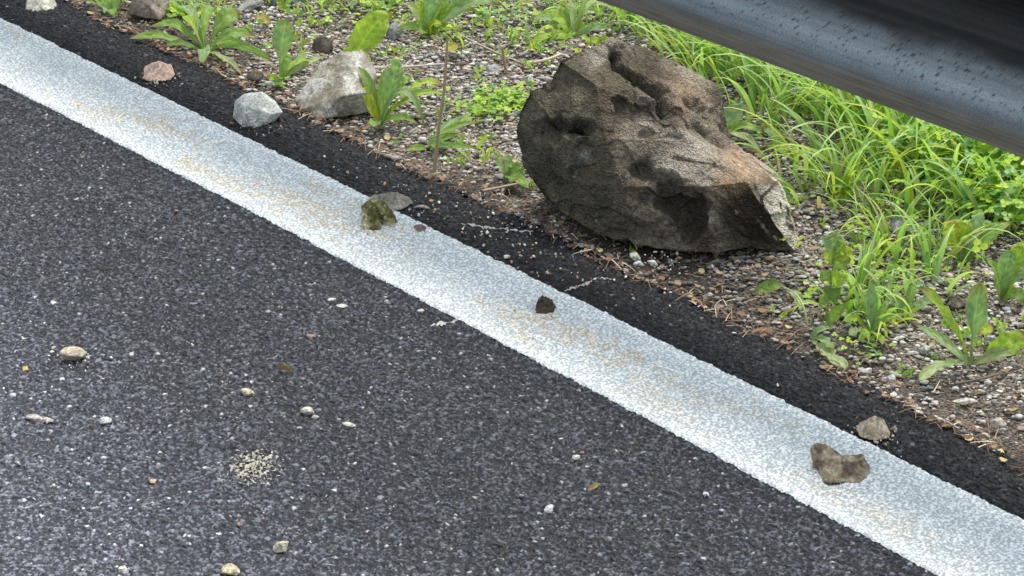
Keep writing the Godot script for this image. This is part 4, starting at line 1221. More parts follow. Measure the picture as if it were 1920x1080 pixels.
func road_bits() -> void:
	var i := 0
	for b in [
		[Vector3(-0.5637, 0.0000, -2.9568), 0.0357, 0.022, 0.030, Color(0.62, 0.55, 0.42), "largest tan pebble on the lane, at its left side"],
		[Vector3(-0.5836, 0.0000, -2.7905), 0.0262, 0.008, 0.014, Color(0.55, 0.51, 0.45), "flat pale chip left of its twin on the lane"],
		[Vector3(-0.5683, 0.0000, -2.7848), 0.0196, 0.008, 0.013, Color(0.58, 0.54, 0.48), "flat pale chip touching the chip on its left"],
		[Vector3(-0.4969, 0.0000, -2.7792), 0.0163, 0.011, 0.014, Color(0.66, 0.65, 0.62), "white pebble right of the two flat chips"],
		[Vector3(-0.6213, 0.0000, -2.9290), 0.0109, 0.005, 0.012, Color(0.58, 0.42, 0.22), "small orange chip below the tan pebble's left"],
		[Vector3(-0.3316, 0.0000, -2.8584), 0.0200, 0.010, 0.018, Color(0.62, 0.55, 0.42), "crumbly cream pebble in the middle of the lane"],
		[Vector3(-0.2517, 0.0000, -2.8061), 0.0171, 0.011, 0.015, Color(0.66, 0.63, 0.58), "cream white pebble with a smaller grey one behind it"],
		[Vector3(-0.2411, 0.0000, -2.7947), 0.0105, 0.006, 0.009, Color(0.42, 0.42, 0.42), "tiny grey pebble tucked beside the cream white one"],
		[Vector3(-0.2628, 0.0000, -3.0266), 0.0210, 0.004, 0.010, Color(0.30, 0.22, 0.16), "thin brown chip on the lane nearest the line"],
		[Vector3(-0.1995, 0.0000, -2.7778), 0.0222, 0.004, 0.010, Color(0.60, 0.57, 0.52), "thin white flake on the lane"],
		[Vector3(-0.4200, 0.0000, -2.6310), 0.0100, 0.006, 0.012, Color(0.50, 0.40, 0.27), "small tan crumb left of the crushed patch"],
		[Vector3(-0.2561, 0.0000, -2.4738), 0.0202, 0.016, 0.018, Color(0.56, 0.52, 0.40), "blocky cream stone near the bottom of the lane"],
		[Vector3(-0.3075, 0.0000, -2.4232), 0.0222, 0.014, 0.022, Color(0.56, 0.50, 0.36), "cream stone cut by the bottom of the photo"],
		[Vector3(-0.4263, 0.0000, -2.4278), 0.0129, 0.009, 0.013, Color(0.64, 0.62, 0.55), "pale pebble in the lower left corner"],
		[Vector3(0.0428, 0.0000, -2.5628), 0.0122, 0.011, 0.014, Color(0.66, 0.65, 0.66), "white pebble standing alone below the line"],
		[Vector3(0.0762, 0.0000, -2.6887), 0.0114, 0.007, 0.011, Color(0.64, 0.61, 0.56), "white chip with a brown crumb beside it"],
		[Vector3(0.0829, 0.0000, -2.7021), 0.0077, 0.005, 0.008, Color(0.22, 0.15, 0.11), "brown crumb beside the white chip"],
		[Vector3(0.2249, 0.0000, -2.5991), 0.0080, 0.007, 0.009, Color(0.62, 0.62, 0.64), "tiny white pebble just below the line"],
		[Vector3(-0.2293, 0.0000, -3.1195), 0.0172, 0.004, 0.012, Color(0.58, 0.57, 0.54), "white flake below the line, right of its twin"],
		[Vector3(-0.2435, 0.0000, -3.1400), 0.0130, 0.004, 0.012, Color(0.55, 0.55, 0.54), "white flake below the line, left of its twin"],
		[Vector3(-0.1227, 0.0000, -3.1026), 0.0114, 0.006, 0.010, Color(0.64, 0.62, 0.55), "cream pebble close under the line's edge"],
		[Vector3(-0.6166, 0.0000, -3.1297), 0.0101, 0.005, 0.010, Color(0.60, 0.60, 0.58), "pale grit grain upper left on the lane"],
		[Vector3(-0.0305, 0.0000, -3.1642), 0.0094, 0.004, 0.009, Color(0.06, 0.05, 0.04), "dark crumb on the line left of the brown cone"],
		[Vector3(-0.0393, 0.0000, -3.1800), 0.0051, 0.003, 0.006, Color(0.08, 0.06, 0.05), "tinier dark crumb behind the dark crumb"],
		[Vector3(-0.3554, 0.0000, -3.5620), 0.0160, 0.004, 0.010, Color(0.32, 0.17, 0.09), "rusty crumb on the line left of the mossy stone"],
		[Vector3(0.1181, 0.0000, -2.9819), 0.0090, 0.005, 0.010, Color(0.12, 0.11, 0.12), "dark grit on the line below the brown cone"],
		[Vector3(-0.1402, 0.0000, -3.3163), 0.0106, 0.005, 0.012, Color(0.34, 0.27, 0.14), "ochre crumb on the line below the mossy stone"],
		[Vector3(-0.0075, 0.0000, -3.2808), 0.0120, 0.006, 0.010, Color(0.68, 0.69, 0.70), "white pebble on the asphalt left of the scrape"],
		[Vector3(0.1717, 0.0000, -3.2771), 0.0209, 0.012, 0.016, Color(0.46, 0.46, 0.42), "pale pebble at the boulder's foot, leftmost of three"],
		[Vector3(0.1766, 0.0000, -3.2533), 0.0163, 0.010, 0.013, Color(0.55, 0.55, 0.55), "pale pebble at the boulder's foot, foremost of three"],
		[Vector3(0.1946, 0.0000, -3.2570), 0.0178, 0.011, 0.014, Color(0.50, 0.50, 0.47), "pale pebble at the boulder's foot, rightmost of three"],
		[Vector3(0.5350, 0.0000, -2.9803), 0.0207, 0.014, 0.018, Color(0.40, 0.42, 0.37), "greenish grey pebble left of the dandelion rosette"],
		[Vector3(0.6293, 0.0000, -3.0692), 0.0141, 0.010, 0.013, Color(0.58, 0.58, 0.60), "white pebble right of the upright dandelion leaf"],
		[Vector3(0.6256, 0.0000, -3.0138), 0.0153, 0.010, 0.013, Color(0.52, 0.52, 0.54), "pale pebble under the big right dandelion leaf"],
		[Vector3(0.4507, 0.0000, -2.9198), 0.0176, 0.009, 0.013, Color(0.62, 0.60, 0.58), "white pebble where verge meets asphalt by the toothed leaf"],
		[Vector3(0.4804, 0.0000, -2.8986), 0.0148, 0.009, 0.012, Color(0.48, 0.47, 0.45), "grey pebble right of the white one at the asphalt"],
		[Vector3(0.5943, 0.0000, -2.7763), 0.0261, 0.011, 0.016, Color(0.50, 0.46, 0.38), "flat cream pebble at the lower right verge corner"],
		[Vector3(0.5620, 0.0000, -2.8350), 0.0318, 0.008, 0.014, Color(0.55, 0.52, 0.45), "long pale stone chip in the lower right litter"],
		[Vector3(0.5722, 0.0000, -2.7457), 0.0129, 0.008, 0.010, Color(0.48, 0.42, 0.30), "tan pebble at the asphalt's edge, lower right"],
		[Vector3(-0.1328, 0.0000, -3.4606), 0.0297, 0.007, 0.012, Color(0.38, 0.34, 0.32), "flat grey chip on asphalt right of the leaning stone"],
		[Vector3(0.4983, 0.0000, -3.1212), 0.0244, 0.012, 0.018, Color(0.36, 0.28, 0.22), "brownish pebble right of the nettle-like weed"],
		[Vector3(0.2673, 0.0000, -3.1504), 0.0145, 0.008, 0.012, Color(0.46, 0.42, 0.36), "pale pebble in the boulder's shade by the asphalt"],
		[Vector3(-0.0130, 0.0000, -3.9137), 0.0191, 0.009, 0.012, Color(0.56, 0.55, 0.53), "white pebble in gravel left of the boulder"],
		[Vector3(-0.4296, 0.0000, -3.9640), 0.0298, 0.004, 0.010, Color(0.62, 0.60, 0.55), "thin pale flake behind the faceted stone"],
		[Vector3(-0.4011, 0.0000, -3.9896), 0.0212, 0.010, 0.014, Color(0.42, 0.42, 0.36), "greenish pebble between the faceted stone and the spatula leaf"],
		[Vector3(-0.3344, 0.0000, -4.3085), 0.0188, 0.009, 0.012, Color(0.44, 0.40, 0.33), "tan pebble near the cut-off grey rock"]]:
		i += 1
		rubble("pebble", b[5], "pebble", b[0], b[1], b[2], b[3], b[4], 500 + i)
	# fine grit scattered over the lane and thrown off the boulder
	var r := RandomNumberGenerator.new()
	r.seed = 12
	var places := []
	var tints := []
	for k in 1000:
		var s := r.randf_range(-0.7, 2.5)
		var n := r.randf_range(-1.6, 0.3)
		var pool := r.randf()
		if pool > 0.62:
			var near: Vector3 = [Vector3(-0.1919, 0.0000, -3.3891), Vector3(0.0456, 0.0000, -3.0992), Vector3(0.3866, 0.0000, -2.6284), Vector3(0.4394, 0.0000, -2.7374), Vector3(-0.5614, 0.0000, -2.9506), Vector3(-0.4035, 0.0000, -3.7925), Vector3(-0.5838, 0.0000, -4.0051), Vector3(0.2078, 0.0000, -3.2533)][r.randi() % 8] - ROAD_ORIGIN
			s = near.dot(ALONG) + r.randfn() * 0.022
			n = near.dot(ACROSS) + r.randfn() * 0.022
		if pool < 0.22:
			s = 1.0 + r.randfn() * 0.18
			n = 0.23 + r.randfn() * 0.05
		var p := rd(s, n)
		if absf(p.x) > 0.2 - p.z * 0.215: continue
		var size := lerpf(0.0011, 0.0032, pow(r.randf(), 2.5))
		if n > line_low(s) and n < line_high(s): size *= 0.5
		p.y = 0.0045
		places.append(Transform3D(Basis(Vector3(r.randfn(), r.randfn(), r.randfn()).normalized(), r.randf() * TAU).scaled_local(Vector3(size, size * 0.7, size * 1.3)), p))
		var t := r.randf_range(0.25, 0.68)
		tints.append(Color(t, t * 0.96, t * 0.88) if r.randf() > 0.25 else Color(t * 0.7, t * 0.42, t * 0.25))
	scatter("grit", "pale grit strewn over the asphalt", pebble_mesh(410, 1), mats.gravel, places, tints)
	# pale scrapes on the asphalt where stones struck it
	for c in [["white scrape across the dark strip above the brown cone", [Vector3(0.0697, 0.0040, -3.1677), Vector3(0.0948, 0.0050, -3.1870), Vector3(0.1158, 0.0050, -3.2065), Vector3(0.1365, 0.0040, -3.2100)], 0.0038], ["white scrape on the dark strip left of the boulder", [Vector3(-0.0724, 0.0040, -3.4048), Vector3(-0.0384, 0.0050, -3.3891), Vector3(-0.0038, 0.0050, -3.3794), Vector3(0.0306, 0.0040, -3.3716)], 0.0026], ["short white scrape at the lower rim of the line", [Vector3(-0.1086, 0.0040, -3.0593), Vector3(-0.0918, 0.0050, -3.0642), Vector3(-0.0736, 0.0050, -3.0742)], 0.0048]]:
		var o := put("scrape", stem_mesh_flat(c[1], c[2]), mats.litter)
		tag(o, c[0], "scrape mark")
	for c in [["pale smear of crushed stone on the middle of the lane", Vector3(-0.3069, 0.0000, -2.6701), 0.030, 1.2], ["faint pale dusty smear right below the tan pebble on the lane", Vector3(-0.5200, 0.0000, -2.9016), 0.034, 0.35], ["faint pale grit smear left of the crumbly cream pebble", Vector3(-0.3598, 0.0000, -2.8866), 0.026, 0.35]]:
		var o := put("crushed_stone", dust_mesh(c[1], c[2], c[3]), mats.litter)
		tag(o, c[0], "crushed stone")
	# fallen leaf bits
	var bit := put("fallen_leaf", leaf_mesh("lance", Vector3(0.0243, 0.0000, 0.0153), 0.004, 0.006, Color(0.30, 0.19, 0.11), 0.4, 901), mats.leaf, self, Vector3(-0.3008, 0.0050, -2.9290))
	tag(bit, "curled orange-brown leaf scrap on the middle of the lane", "fallen leaf")
	bit = put("fallen_leaf", leaf_mesh("lance", Vector3(0.0141, 0.0000, -0.0153), 0.004, 0.005, Color(0.52, 0.42, 0.2), 0.2, 902), mats.leaf, self, Vector3(0.0879, 0.0050, -2.6054))
	tag(bit, "yellow leaf scrap on the lane near the white pebble", "fallen leaf")
	bit = put("fallen_leaf", leaf_mesh("ovate", Vector3(0.0280, 0.0000, 0.0409), 0.008, 0.013, Color(0.62, 0.50, 0.16), 0.2, 903), mats.leaf, self, Vector3(-0.4508, 0.0100, -4.3144))
	tag(bit, "yellow fallen leaf at the top left of the verge", "fallen leaf")
	bit = put("fallen_leaf", leaf_mesh("ovate", Vector3(0.0228, 0.0000, -0.0268), 0.006, 0.016, Color(0.55, 0.52, 0.10), 0.2, 904), mats.leaf, self, Vector3(-0.1113, 0.0300, -4.0734))
	tag(bit, "yellow leaf caught on the dry upright stalk", "fallen leaf")

func stem_mesh_flat(pts: Array, wide: float) -> ArrayMesh:
	# a thin ragged smear of stone dust
	var v := PackedVector3Array()
	var cs := PackedColorArray()
	var idx := PackedInt32Array()
	var path := Curve3D.new()
	for p in pts: path.add_point(p)
	var total := path.get_baked_length()
	var n := int(total / 0.002)
	for i in n + 1:
		var t := i / float(n)
		var p := path.sample_baked(t * total)
		var q := path.sample_baked(minf(t * total + 0.004, total)) - path.sample_baked(maxf(t * total - 0.004, 0.0))
		var side := q.cross(Vector3.UP).normalized()
		var w := wide * 0.8 * sqrt(sin(PI * clampf(t, 0.02, 0.98))) * maxf(0.0, 0.8 + 1.9 * fine.get_noise_2d(t * 900.0 * total, 3.0))
		var shift := wide * fine.get_noise_2d(t * 300.0 * total, 55.0)
		for k in 3:
			var a := p + side * (w * (k - 1) + shift)
			a.y = relief(a.x, a.z) * 0.0036 + 0.0006 + (0.0006 if k == 1 else -0.0004)
			v.append(a)
			var g := 0.36 + 0.2 * fine.get_noise_2d(a.x * 900.0, a.z * 900.0)
			cs.append(Color(g, g * 0.99, g * 0.94))
	for i in n:
		for k in 2:
			var a := i * 3 + k
			idx.append_array([a, a + 1, a + 4, a, a + 4, a + 3])
	return mesh_from(v, idx, cs)

func dust_mesh(at: Vector3, reach: float, share: float) -> ArrayMesh:
	# powder caught on the tops of the asphalt's stones, thinning outwards
	var v := PackedVector3Array()
	var cs := PackedColorArray()
	var idx := PackedInt32Array()
	var n := 96
	var id := PackedInt32Array()
	id.resize((n + 1) * (n + 1))
	id.fill(-1)
	for j in n + 1:
		for i in n + 1:
			var x := (i / float(n) * 2.0 - 1.0) * reach * 1.6
			var z := (j / float(n) * 2.0 - 1.0) * reach * 2.2
			var p := at + Vector3(x, 0, z)
			var h := relief(p.x, p.z)
			var d := sqrt(x * x + z * z * 0.45) / reach
			if h * 0.5 + share - d + 1.1 * fine.get_noise_2d(p.x * 2600.0, p.z * 2600.0) < 0.62: continue
			p.y = h * 0.0030 + 0.0012 * broad.get_noise_2d(p.x * 40.0, p.z * 40.0) + 0.0007
			id[j * (n + 1) + i] = v.size()
			v.append(p)
			var g := 0.34 + 0.10 * fine.get_noise_2d(p.x * 1500.0, p.z * 1500.0)
			cs.append(Color(g, g * 0.94, g * 0.78))
	for j in n:
		for i in n:
			var a := id[j * (n + 1) + i]
			var b := id[j * (n + 1) + i + 1]
			var c := id[(j + 1) * (n + 1) + i]
			var d := id[(j + 1) * (n + 1) + i + 1]
			if a < 0 or b < 0 or c < 0 or d < 0: continue
			idx.append_array([a, b, d, a, d, c])
	return mesh_from(v, idx, cs)

func weeds() -> void:
	plant("rosette_weed", "broad-leaved green rosette spreading beside the asphalt, upper left", "weed", Vector3(-0.5283, 0.0000, -4.1769), [
		["wavy", Vector3(-0.6621, 0.0060, -4.2106), .030, .026, "mid"], ["wavy", Vector3(-0.6318, 0.0120, -4.2619), .040, .028, "mid"], ["wavy", Vector3(-0.5942, 0.0220, -4.3380), .050, .030, "blue"], ["spoon", Vector3(-0.4733, 0.0350, -4.2447), .050, .040, "mid"], ["wavy", Vector3(-0.4460, 0.0100, -4.2106), .040, .030, "mid"], ["wavy", Vector3(-0.4588, 0.0060, -4.1603), .030, .024, "mid"], ["wavy", Vector3(-0.4080, 0.0040, -4.1002), .028, .020, "mid"], ["spoon", Vector3(-0.5202, 0.0060, -4.0787), .030, .026, "blue"], ["lance", Vector3(-0.4487, 0.0040, -4.0259), .020, .018, "pale"], ["spoon", Vector3(-0.5686, 0.0300, -4.2562), .045, .022, "lit"], ["wavy", Vector3(-0.5232, 0.0450, -4.2677), .045, .026, "mid"], ["wavy", Vector3(-0.5954, 0.0060, -4.1714), .02, .020, "dark"]])
	plant("dandelion", "dandelion with one upright spatula leaf between rosette and wedge rock", "weed", Vector3(-0.3869, 0.0000, -4.0416), [
		["spoon", Vector3(-0.3726, 0.0980, -4.0416), .030, .044, "blue"], ["wavy", Vector3(-0.3689, 0.0260, -4.0628), .020, .026, "mid"], ["tooth", Vector3(-0.3418, 0.0100, -4.0841), .018, .018, "lit"], ["lance", Vector3(-0.3409, 0.0100, -4.1219), .02, .016, "mid"], ["lance", Vector3(-0.3152, 0.0060, -4.1164), .02, .012, "pale"], ["lance", Vector3(-0.4073, 0.0060, -4.0103), .010, .012, "lit"]])
	plant("broad_leaf_weed", "single large crinkled leaf standing behind the wedge rock", "weed", Vector3(-0.2711, 0.0000, -4.1383), [
		["ovate", Vector3(-0.2034, 0.0620, -4.1714), .035, .064, "lit"], ["lance", Vector3(-0.2437, 0.0120, -4.1002), .015, .018, "mid"]])
	plant("dandelion", "dandelion clump with arching leaves right of the wedge rock", "weed", Vector3(-0.2097, 0.0000, -3.8354), [
		["lance", Vector3(-0.2480, 0.0600, -3.9137), .030, .022, "dark"], ["lance", Vector3(-0.2374, 0.0420, -3.8766), .020, .020, "yellow"], ["wavy", Vector3(-0.1775, 0.0960, -3.8402), .040, .044, "blue"], ["tooth", Vector3(-0.1121, 0.0400, -3.8889), .060, .024, "lit"], ["lance", Vector3(-0.1045, 0.0300, -3.8595), .045, .018, "lit"], ["lance", Vector3(-0.1372, 0.0060, -3.7784), .120, .022, "blue"], ["spoon", Vector3(-0.2193, 0.0030, -3.7878), .015, .022, "mid"], ["lance", Vector3(-0.1486, 0.0060, -3.7925), .030, .018, "mid"], ["wavy", Vector3(-0.1626, 0.0600, -3.8522), .05, .03, "mid"], ["lance", Vector3(-0.1978, 0.0750, -3.8766), .03, .02, "mid"]])
	plant("creeping_weed", "small creeping weed along the foot of the dry stalk", "weed", Vector3(-0.1335, 0.0000, -3.7412), [
		["ovate", Vector3(-0.0926, 0.0040, -3.7001), .012, .014, "blue"], ["ovate", Vector3(-0.0734, 0.0100, -3.7412), .014, .013, "mid"], ["ovate", Vector3(-0.0536, 0.0040, -3.6910), .014, .013, "mid"], ["ovate", Vector3(-0.0781, 0.0120, -3.8162), .012, .012, "blue"], ["ovate", Vector3(-0.0507, 0.0100, -3.7925), .015, .013, "mid"], ["ovate", Vector3(-0.0614, 0.0140, -3.8354), .016, .014, "mid"], ["lance", Vector3(-0.1648, 0.0040, -3.6865), .008, .012, "mid"], ["ovate", Vector3(-0.1196, 0.0060, -3.6888), .01, .012, "dark"]], [[[Vector3(-0.1335, 0.0000, -3.7412), Vector3(-0.0918, 0.0120, -3.7412), Vector3(-0.0563, 0.0060, -3.7091)], .0010], [[Vector3(-0.1335, 0.0000, -3.7412), Vector3(-0.0934, 0.0200, -3.8162), Vector3(-0.0595, 0.0120, -3.8258)], .0010]])
	plant("dry_stalk", "dry straw-coloured stalk standing upright at the asphalt edge", "stalk", Vector3(-0.1179, 0.0000, -3.5984), [], [[[Vector3(-0.1179, 0.0000, -3.5984), Vector3(-0.1106, 0.0700, -3.5984), Vector3(-0.1009, 0.1400, -3.5984), Vector3(-0.0953, 0.2180, -3.5984)], .0030, Color(0.36, 0.29, 0.18)]])
	plant("leafy_weed", "bushy pointed-leaf weed at the top middle of the verge", "weed", Vector3(-0.1468, 0.0000, -4.2390), [
		["lance", Vector3(-0.1711, 0.0600, -4.2447), .03, .026, "lit"], ["ovate", Vector3(-0.0177, 0.0500, -4.2619), .060, .040, "blue"], ["lance", Vector3(-0.0616, 0.0380, -4.2619), .050, .026, "lit"], ["lance", Vector3(-0.1588, 0.0100, -4.2106), .02, .020, "mid"], ["lance", Vector3(-0.1350, 0.0750, -4.2504), .03, .026, "blue"], ["lance", Vector3(-0.1866, 0.0500, -4.2619), .03, .022, "pale"], ["lance", Vector3(-0.1074, 0.0650, -4.2677), .03, .028, "mid"], ["lance", Vector3(-0.0832, 0.0160, -4.2162), .03, .018, "lit"], ["lance", Vector3(-0.1990, 0.0200, -4.2219), .02, .018, "mid"], ["ovate", Vector3(-0.1033, 0.0300, -4.2909), .03, .026, "mid"], ["lance", Vector3(-0.1199, 0.0300, -4.2049), .03, .02, "yellow"]])
	plant("leafy_weed", "weed with round yellow-green leaves just behind the boulder's left shoulder", "weed", Vector3(0.1050, 0.0000, -4.1993), [
		["ovate", Vector3(0.0298, 0.0280, -4.2447), .030, .022, "blue"], ["ovate", Vector3(0.0485, 0.0300, -4.2562), .040, .036, "lit"], ["spoon", Vector3(0.1150, 0.0360, -4.2333), .010, .030, "yellow"], ["lance", Vector3(0.1718, 0.0260, -4.2106), .020, .016, "blue"], ["lance", Vector3(0.1502, 0.0600, -4.2619), .030, .012, "pale"], ["ovate", Vector3(0.0164, 0.0040, -4.1328), .030, .026, "lit"], ["lance", Vector3(0.0976, 0.0700, -4.2447), .02, .012, "pale"], ["lance", Vector3(0.0747, 0.0500, -4.2619), .03, .014, "mid"], ["lance", Vector3(0.1305, 0.0750, -4.2562), .02, .010, "mid"]])
	plant("trefoil", "bright three-lobed leaf lying over the boulder's top left corner", "weed", Vector3(0.1459, 0.0000, -4.1492), [
		["round", Vector3(0.1318, 0.0360, -4.1002), .01, .020, "lit", Vector3(0.1480, 0.0340, -4.1002)], ["round", Vector3(0.1643, 0.0360, -4.1002), .01, .020, "lit", Vector3(0.1480, 0.0340, -4.1002)], ["round", Vector3(0.1490, 0.0320, -4.0734), .006, .020, "lit", Vector3(0.1480, 0.0340, -4.1002)]], [[[Vector3(0.1459, 0.0000, -4.1492), Vector3(0.1480, 0.0340, -4.1002)], .0009]])
	plant("creeping_weed", "leggy little weed touching the boulder's left foot", "weed", Vector3(-0.0064, 0.0000, -3.5898), [
		["ovate", Vector3(-0.0275, 0.0320, -3.6071), .012, .020, "pale"], ["ovate", Vector3(-0.0065, 0.0280, -3.6157), .010, .020, "blue"], ["ovate", Vector3(0.0161, 0.0160, -3.5898), .012, .022, "mid"], ["ovate", Vector3(0.0254, 0.0060, -3.5263), .014, .022, "mid"], ["ovate", Vector3(0.0000, 0.0060, -3.5472), .012, .018, "dark"], ["ovate", Vector3(-0.0178, 0.0160, -3.6157), .01, .014, "blue"]], [[[Vector3(-0.0064, 0.0000, -3.5898), Vector3(-0.0146, 0.0220, -3.6071), Vector3(-0.0243, 0.0300, -3.6114)], .0010]])
	plant("leafy_weed", "upright nettle-like weed right of the boulder's tip", "weed", Vector3(0.4173, 0.0000, -3.0825), [
		["ovate", Vector3(0.4198, 0.1180, -3.0992), .01, .034, "blue", Vector3(0.4245, 0.0920, -3.0959)], ["ovate", Vector3(0.4415, 0.1040, -3.0959), .006, .028, "lit", Vector3(0.4259, 0.0880, -3.0959)], ["ovate", Vector3(0.4511, 0.0940, -3.0925), .006, .024, "yellow", Vector3(0.4287, 0.0840, -3.0959)], ["ovate", Vector3(0.4098, 0.0850, -3.0925), .006, .026, "lit", Vector3(0.4245, 0.0760, -3.0959)], ["ovate", Vector3(0.4464, 0.0800, -3.0892), .010, .030, "mid", Vector3(0.4259, 0.0700, -3.0959)], ["ovate", Vector3(0.4077, 0.0550, -3.0858), .006, .024, "mid", Vector3(0.4227, 0.0550, -3.0925)], ["ovate", Vector3(0.4424, 0.0580, -3.0792), .008, .030, "lit", Vector3(0.4241, 0.0480, -3.0925)], ["ovate", Vector3(0.4257, 0.0300, -3.0692), .010, .032, "dark", Vector3(0.4241, 0.0420, -3.0925)], ["ovate", Vector3(0.4077, 0.0240, -3.0725), .006, .02, "mid", Vector3(0.4205, 0.0300, -3.0858)], ["lance", Vector3(0.4455, 0.0300, -3.0692), .012, .018, "mid"]], [[[Vector3(0.4173, 0.0000, -3.0825), Vector3(0.4227, 0.0400, -3.0925), Vector3(0.4259, 0.0950, -3.0959)], .0016]])
	plant("ragged_weed", "low ragged weed with reddish base between nettle and rosette", "weed", Vector3(0.4722, 0.0000, -3.0462), [
		["tooth", Vector3(0.4387, 0.0100, -3.0593), .022, .022, "lit"], ["tooth", Vector3(0.4584, 0.0040, -3.0138), .018, .018, "mid"], ["tooth", Vector3(0.4813, 0.0030, -2.9978), .016, .020, "lit"], ["lance", Vector3(0.4754, 0.0620, -3.0709), .012, .022, "blue"], ["tooth", Vector3(0.4418, 0.0030, -3.0266), .014, .018, "pale"], ["lance", Vector3(0.4964, 0.0340, -3.0692), .014, .014, "mid"], ["lance", Vector3(0.4552, 0.0500, -3.0792), .02, .014, "mid"], ["lance", Vector3(0.4887, 0.0450, -3.0858), .02, .010, "mid"], ["lance", Vector3(0.5060, 0.0200, -3.0462), .02, .012, "mid"], ["tooth", Vector3(0.4596, 0.0200, -3.0692), .02, .02, "dark"]])
	plant("drooping_weed", "weed with one oval leaf drooping towards the boulder's shadow", "weed", Vector3(0.3897, 0.0000, -3.0494), [
		["ovate", Vector3(0.3269, 0.0060, -3.1538), .006, .022, "dark", Vector3(0.3645, 0.0160, -3.1538)], ["lance", Vector3(0.3899, 0.0120, -3.1060), .004, .014, "pale", Vector3(0.3719, 0.0200, -3.1263)], ["ovate", Vector3(0.3818, 0.0180, -3.0692), .004, .012, "pale", Vector3(0.3775, 0.0260, -3.0959)]], [[[Vector3(0.3897, 0.0000, -3.0494), Vector3(0.3851, 0.0260, -3.0593), Vector3(0.3775, 0.0300, -3.0959), Vector3(0.3641, 0.0170, -3.1504)], .0014, Color(0.33, 0.38, 0.18)], [[Vector3(0.3897, 0.0000, -3.0494), Vector3(0.3750, 0.0080, -3.0299), Vector3(0.3605, 0.0040, -3.0105)], .0012, Color(0.20, 0.12, 0.08)]])
	plant("toothed_weed", "pale toothed leaf lying out over the asphalt edge", "weed", Vector3(0.3928, 0.0000, -3.0396), [
		["tooth", Vector3(0.4253, 0.0040, -2.9229), .012, .030, "pale"], ["tooth", Vector3(0.4143, 0.0100, -2.9693), .012, .020, "blue"], ["lance", Vector3(0.4194, 0.0120, -3.0266), .01, .014, "blue"]])
	plant("dandelion", "large dandelion rosette with an upright ribbed leaf, right edge", "weed", Vector3(0.5922, 0.0000, -2.9631), [
		["spoon", Vector3(0.5984, 0.1030, -2.9756), .020, .036, "blue"], ["wavy", Vector3(0.6648, 0.0300, -2.9693), .012, .042, "lit"], ["lance", Vector3(0.6598, 0.0100, -2.9568), .020, .020, "pale"], ["tooth", Vector3(0.5267, 0.0860, -2.9946), .022, .022, "lit"], ["lance", Vector3(0.5266, 0.0160, -3.0331), .012, .016, "blue"], ["tooth", Vector3(0.5137, 0.0030, -2.8956), .020, .022, "pale"], ["ovate", Vector3(0.6242, 0.0260, -2.9978), .010, .018, "yellow", Vector3(0.6039, 0.0280, -2.9756)], ["ovate", Vector3(0.5909, 0.0400, -2.9978), .008, .020, "lit", Vector3(0.5970, 0.0260, -2.9756)]])
	plant("dandelion", "second dandelion cut off by the right edge of the photo", "weed", Vector3(0.6576, 0.0000, -3.1263), [
		["spoon", Vector3(0.6666, 0.0750, -3.1366), .02, .030, "blue"], ["wavy", Vector3(0.6930, 0.0820, -3.1469), .03, .034, "lit"], ["spoon", Vector3(0.7002, 0.0500, -3.1469), .03, .030, "blue"], ["lance", Vector3(0.6367, 0.0600, -3.1469), .02, .016, "mid"], ["wavy", Vector3(0.6897, 0.0100, -3.1093), .03, .024, "mid"], ["lance", Vector3(0.6785, 0.0200, -3.1469), .03, .02, "lit"]])
	plant("broad_leaf_weed", "weed with a glowing yellow-green leaf and bluish companions", "weed", Vector3(0.6256, 0.0000, -3.2679), [
		["wavy", Vector3(0.6133, 0.0550, -3.2938), .02, .046, "yellow"], ["ovate", Vector3(0.6745, 0.0360, -3.3013), .03, .048, "lit"], ["ovate", Vector3(0.6592, 0.0620, -3.3088), .02, .028, "blue"], ["lance", Vector3(0.6447, 0.0100, -3.2753), .01, .020, "blue"], ["spoon", Vector3(0.6923, 0.0300, -3.3088), .03, .04, "blue"], ["lance", Vector3(0.6033, 0.0120, -3.2679), .01, .018, "lit"], ["ovate", Vector3(0.6966, 0.0500, -3.2901), .02, .03, "mid"]])
	plant("broad_leaf_weed", "bluish dock leaf rising against the boulder's right shoulder", "weed", Vector3(0.3278, 0.0000, -3.7504), [
		["ovate", Vector3(0.3681, 0.0420, -3.7925), .01, .044, "blue"], ["ovate", Vector3(0.3482, 0.0100, -3.7550), .01, .026, "lit"], ["lance", Vector3(0.3993, 0.0120, -3.7274), .030, .022, "mid"], ["lance", Vector3(0.3833, 0.0060, -3.6775), .025, .02, "pale"]])
	plant("broad_leaf_weed", "two pale leaves low in the gravel right of the boulder", "weed", Vector3(0.4173, 0.0000, -3.6553), [
		["ovate", Vector3(0.3905, 0.0200, -3.7412), .02, .026, "blue"], ["ovate", Vector3(0.4255, 0.0060, -3.6553), .012, .030, "lit", Vector3(0.3952, 0.0120, -3.6820)], ["tooth", Vector3(0.4369, 0.0040, -3.6071), .012, .022, "lit"]])
	plant("leafy_weed", "bluish weed leaves in the gravel right of the ragged weed", "weed", Vector3(0.5308, 0.0000, -3.1026), [
		["ovate", Vector3(0.5042, 0.0140, -3.0959), .02, .030, "blue"], ["ovate", Vector3(0.5627, 0.0120, -3.1060), .02, .022, "blue"], ["ovate", Vector3(0.5195, 0.0060, -3.0725), .012, .02, "lit"], ["lance", Vector3(0.5457, 0.0300, -3.1469), .02, .014, "mid"]])
